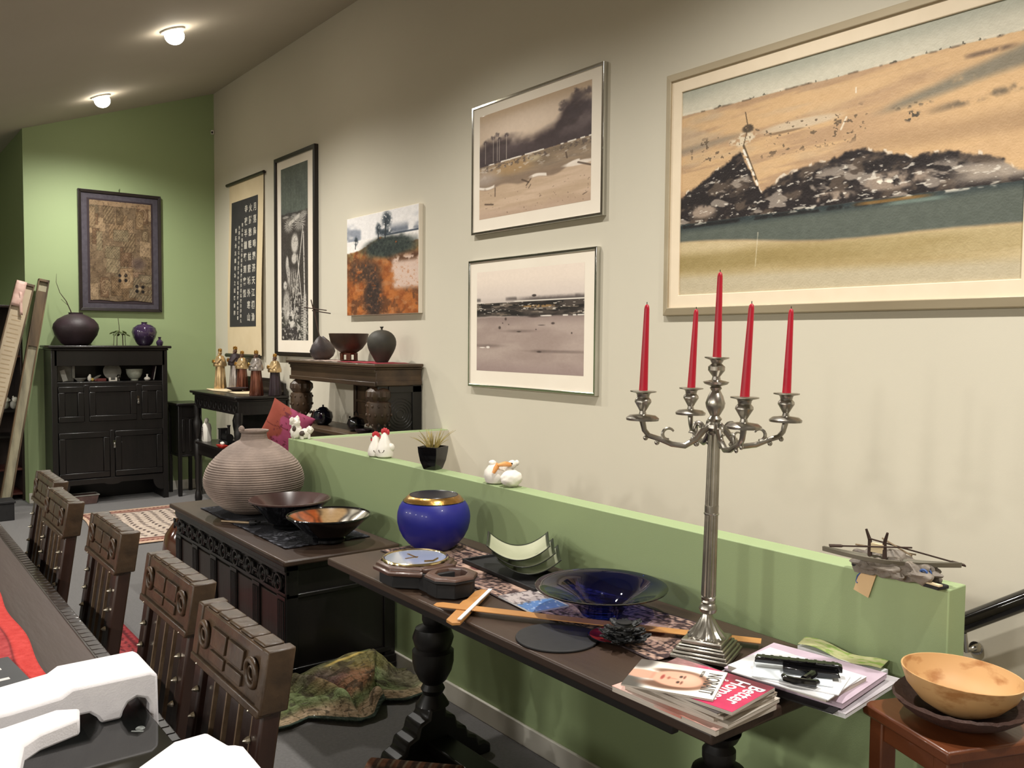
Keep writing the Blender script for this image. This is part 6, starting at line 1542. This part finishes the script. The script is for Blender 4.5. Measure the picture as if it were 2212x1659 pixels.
# ================================================================ on the dining table
DZ = .7605
def redr(nu, nv):
    s, t_ = ST(nu, nv); n3 = fbm(s, t_, 20, 160, 281, 3)
    img = mix(C3('#a83a3e'), C3('#b94a49'), n3); img = mix(img, C3('#d2453f'), (s > .84) * .9); img = mix(img, C3('#5a1a1c'), band(s, .83, .845, .004))
    img = mix(img, C3('#d8b7ad'), ((s < .64) & (np.sin(s * 110) * np.sin(t_ * 190) > .35)) * .8); img = mix(img, C3('#43161c'), ((s < .62) & (vnoise(s, t_, 14, 90, 283) > .68)) * .8)
    return img + (n3[..., None] - .5) * .12
o = painted('red_runner', lambda s, q: (.10 + .285 * s + .006 * np.sin(q * 22), 3.95 - 1.90 * q, DZ + .002 + .003 * np.sin(s * 9) ** 2), redr(60, 240), P_cloth, None, .003)
props(o, 'bright red woven runner along the middle of the dining table', 'runner')
t = thing('leaflet', 'dark grey leaflet with white print on the red runner beside the polystyrene', 'leaflet', (.268, 2.43, DZ + .009), .1)
MB().box(-.07, .065, -.10, .11, 0, .003).build('sheet', mat('grey_leaflet', '#4d4d4f', .5), t)
b = MB(); 
for k in range(4): b.box(-.05, .03 - .02 * (k % 2), -.06 + k * .04, -.045 + k * .04, .003, .0036)
b.build('print', M_prw, t)
t = thing('cooktop', 'black glass cooktop lying on the dining table, partly in its packaging', 'cooktop', (0, 0, 0))
MB().box(-.12, .44, 1.18, 2.0, DZ, .812).build('steel_body', M_blackmatt, t, .004)
MB().box(-.15, .490, 1.15, 2.03, .813, .819).build('glass_top', mat('black_ceran_glass', '#0c0e0d', .04, coat=.5), t, .0015)
b = MB(); b.M = Tr(.455, 1.80, .8192) @ Rz(-2.2); b.ring((.0, .0, 0), .008, .0012, 'z', 20, 4); b.box(-.004, .004, -.006, .006, -.0005, .0006); b.box(.012, .016, -.012, .012, -.0005, .0006); b.build('maker_mark', mat('grey_print_mark', '#8b8f8c', .5), t)
FZ = .8195
t = thing('polystyrene_block', 'long white polystyrene end block spanning the far side of the cooktop', 'packaging', (0, 0, 0), 0, 'white polystyrene packaging blocks')
prof = [(-.16, .872), (.24, .885), (.325, .893), (.345, .905), (.495, .905), (.508, .896), (.510, .768), (.4925, .768), (.4925, .835), (.484, .850), (.466, .857), (.450, .850), (.440, .834), (.436, FZ), (.398, FZ), (.390, .834), (.376, .846), (.25, .848), (-.16, .838)]
b = MB(); b.prism(prof, 1.865, 2.02, 'y'); b.build('block', M_foam, t, .006)
for x in (.15, .27):
    b = MB(); b.box(x - .014, x + .014, 1.875, 1.90, FZ, .849); b.build('pad', M_foam, t, .004)
t = thing('polystyrene_block', 'white polystyrene arm on the cooktop at the left edge of the picture', 'packaging', (0, 0, 0), 0, 'white polystyrene packaging blocks')
b = MB(); b.prism([(.340, 1.772), (.303, 1.792), (.272, 1.782), (.215, 1.765), (.05, 1.74), (-.14, 1.72), (-.14, 1.30), (.155, 1.38), (.205, 1.545), (.232, 1.665), (.262, 1.695), (.330, 1.722)], .868, .900, 'z')
b.prism([(.05, 1.72), (-.14, 1.70), (-.14, 1.32), (.12, 1.40), (.17, 1.55), (.17, 1.64)], FZ, .868, 'z'); b.build('block', M_foam, t, .005)
t = thing('polystyrene_block', 'white polystyrene corner block at the bottom of the picture on the near cooktop end', 'packaging', (0, 0, 0), 0, 'white polystyrene packaging blocks')
b = MB(); b.prism([(.372, 1.480), (.400, 1.502), (.444, 1.537), (.502, 1.539), (.516, 1.468), (.526, 1.462), (.536, 1.448), (.530, 1.30), (.30, 1.22), (.26, 1.38)], FZ, .896, 'z'); b.build('block', M_foam, t, .007)
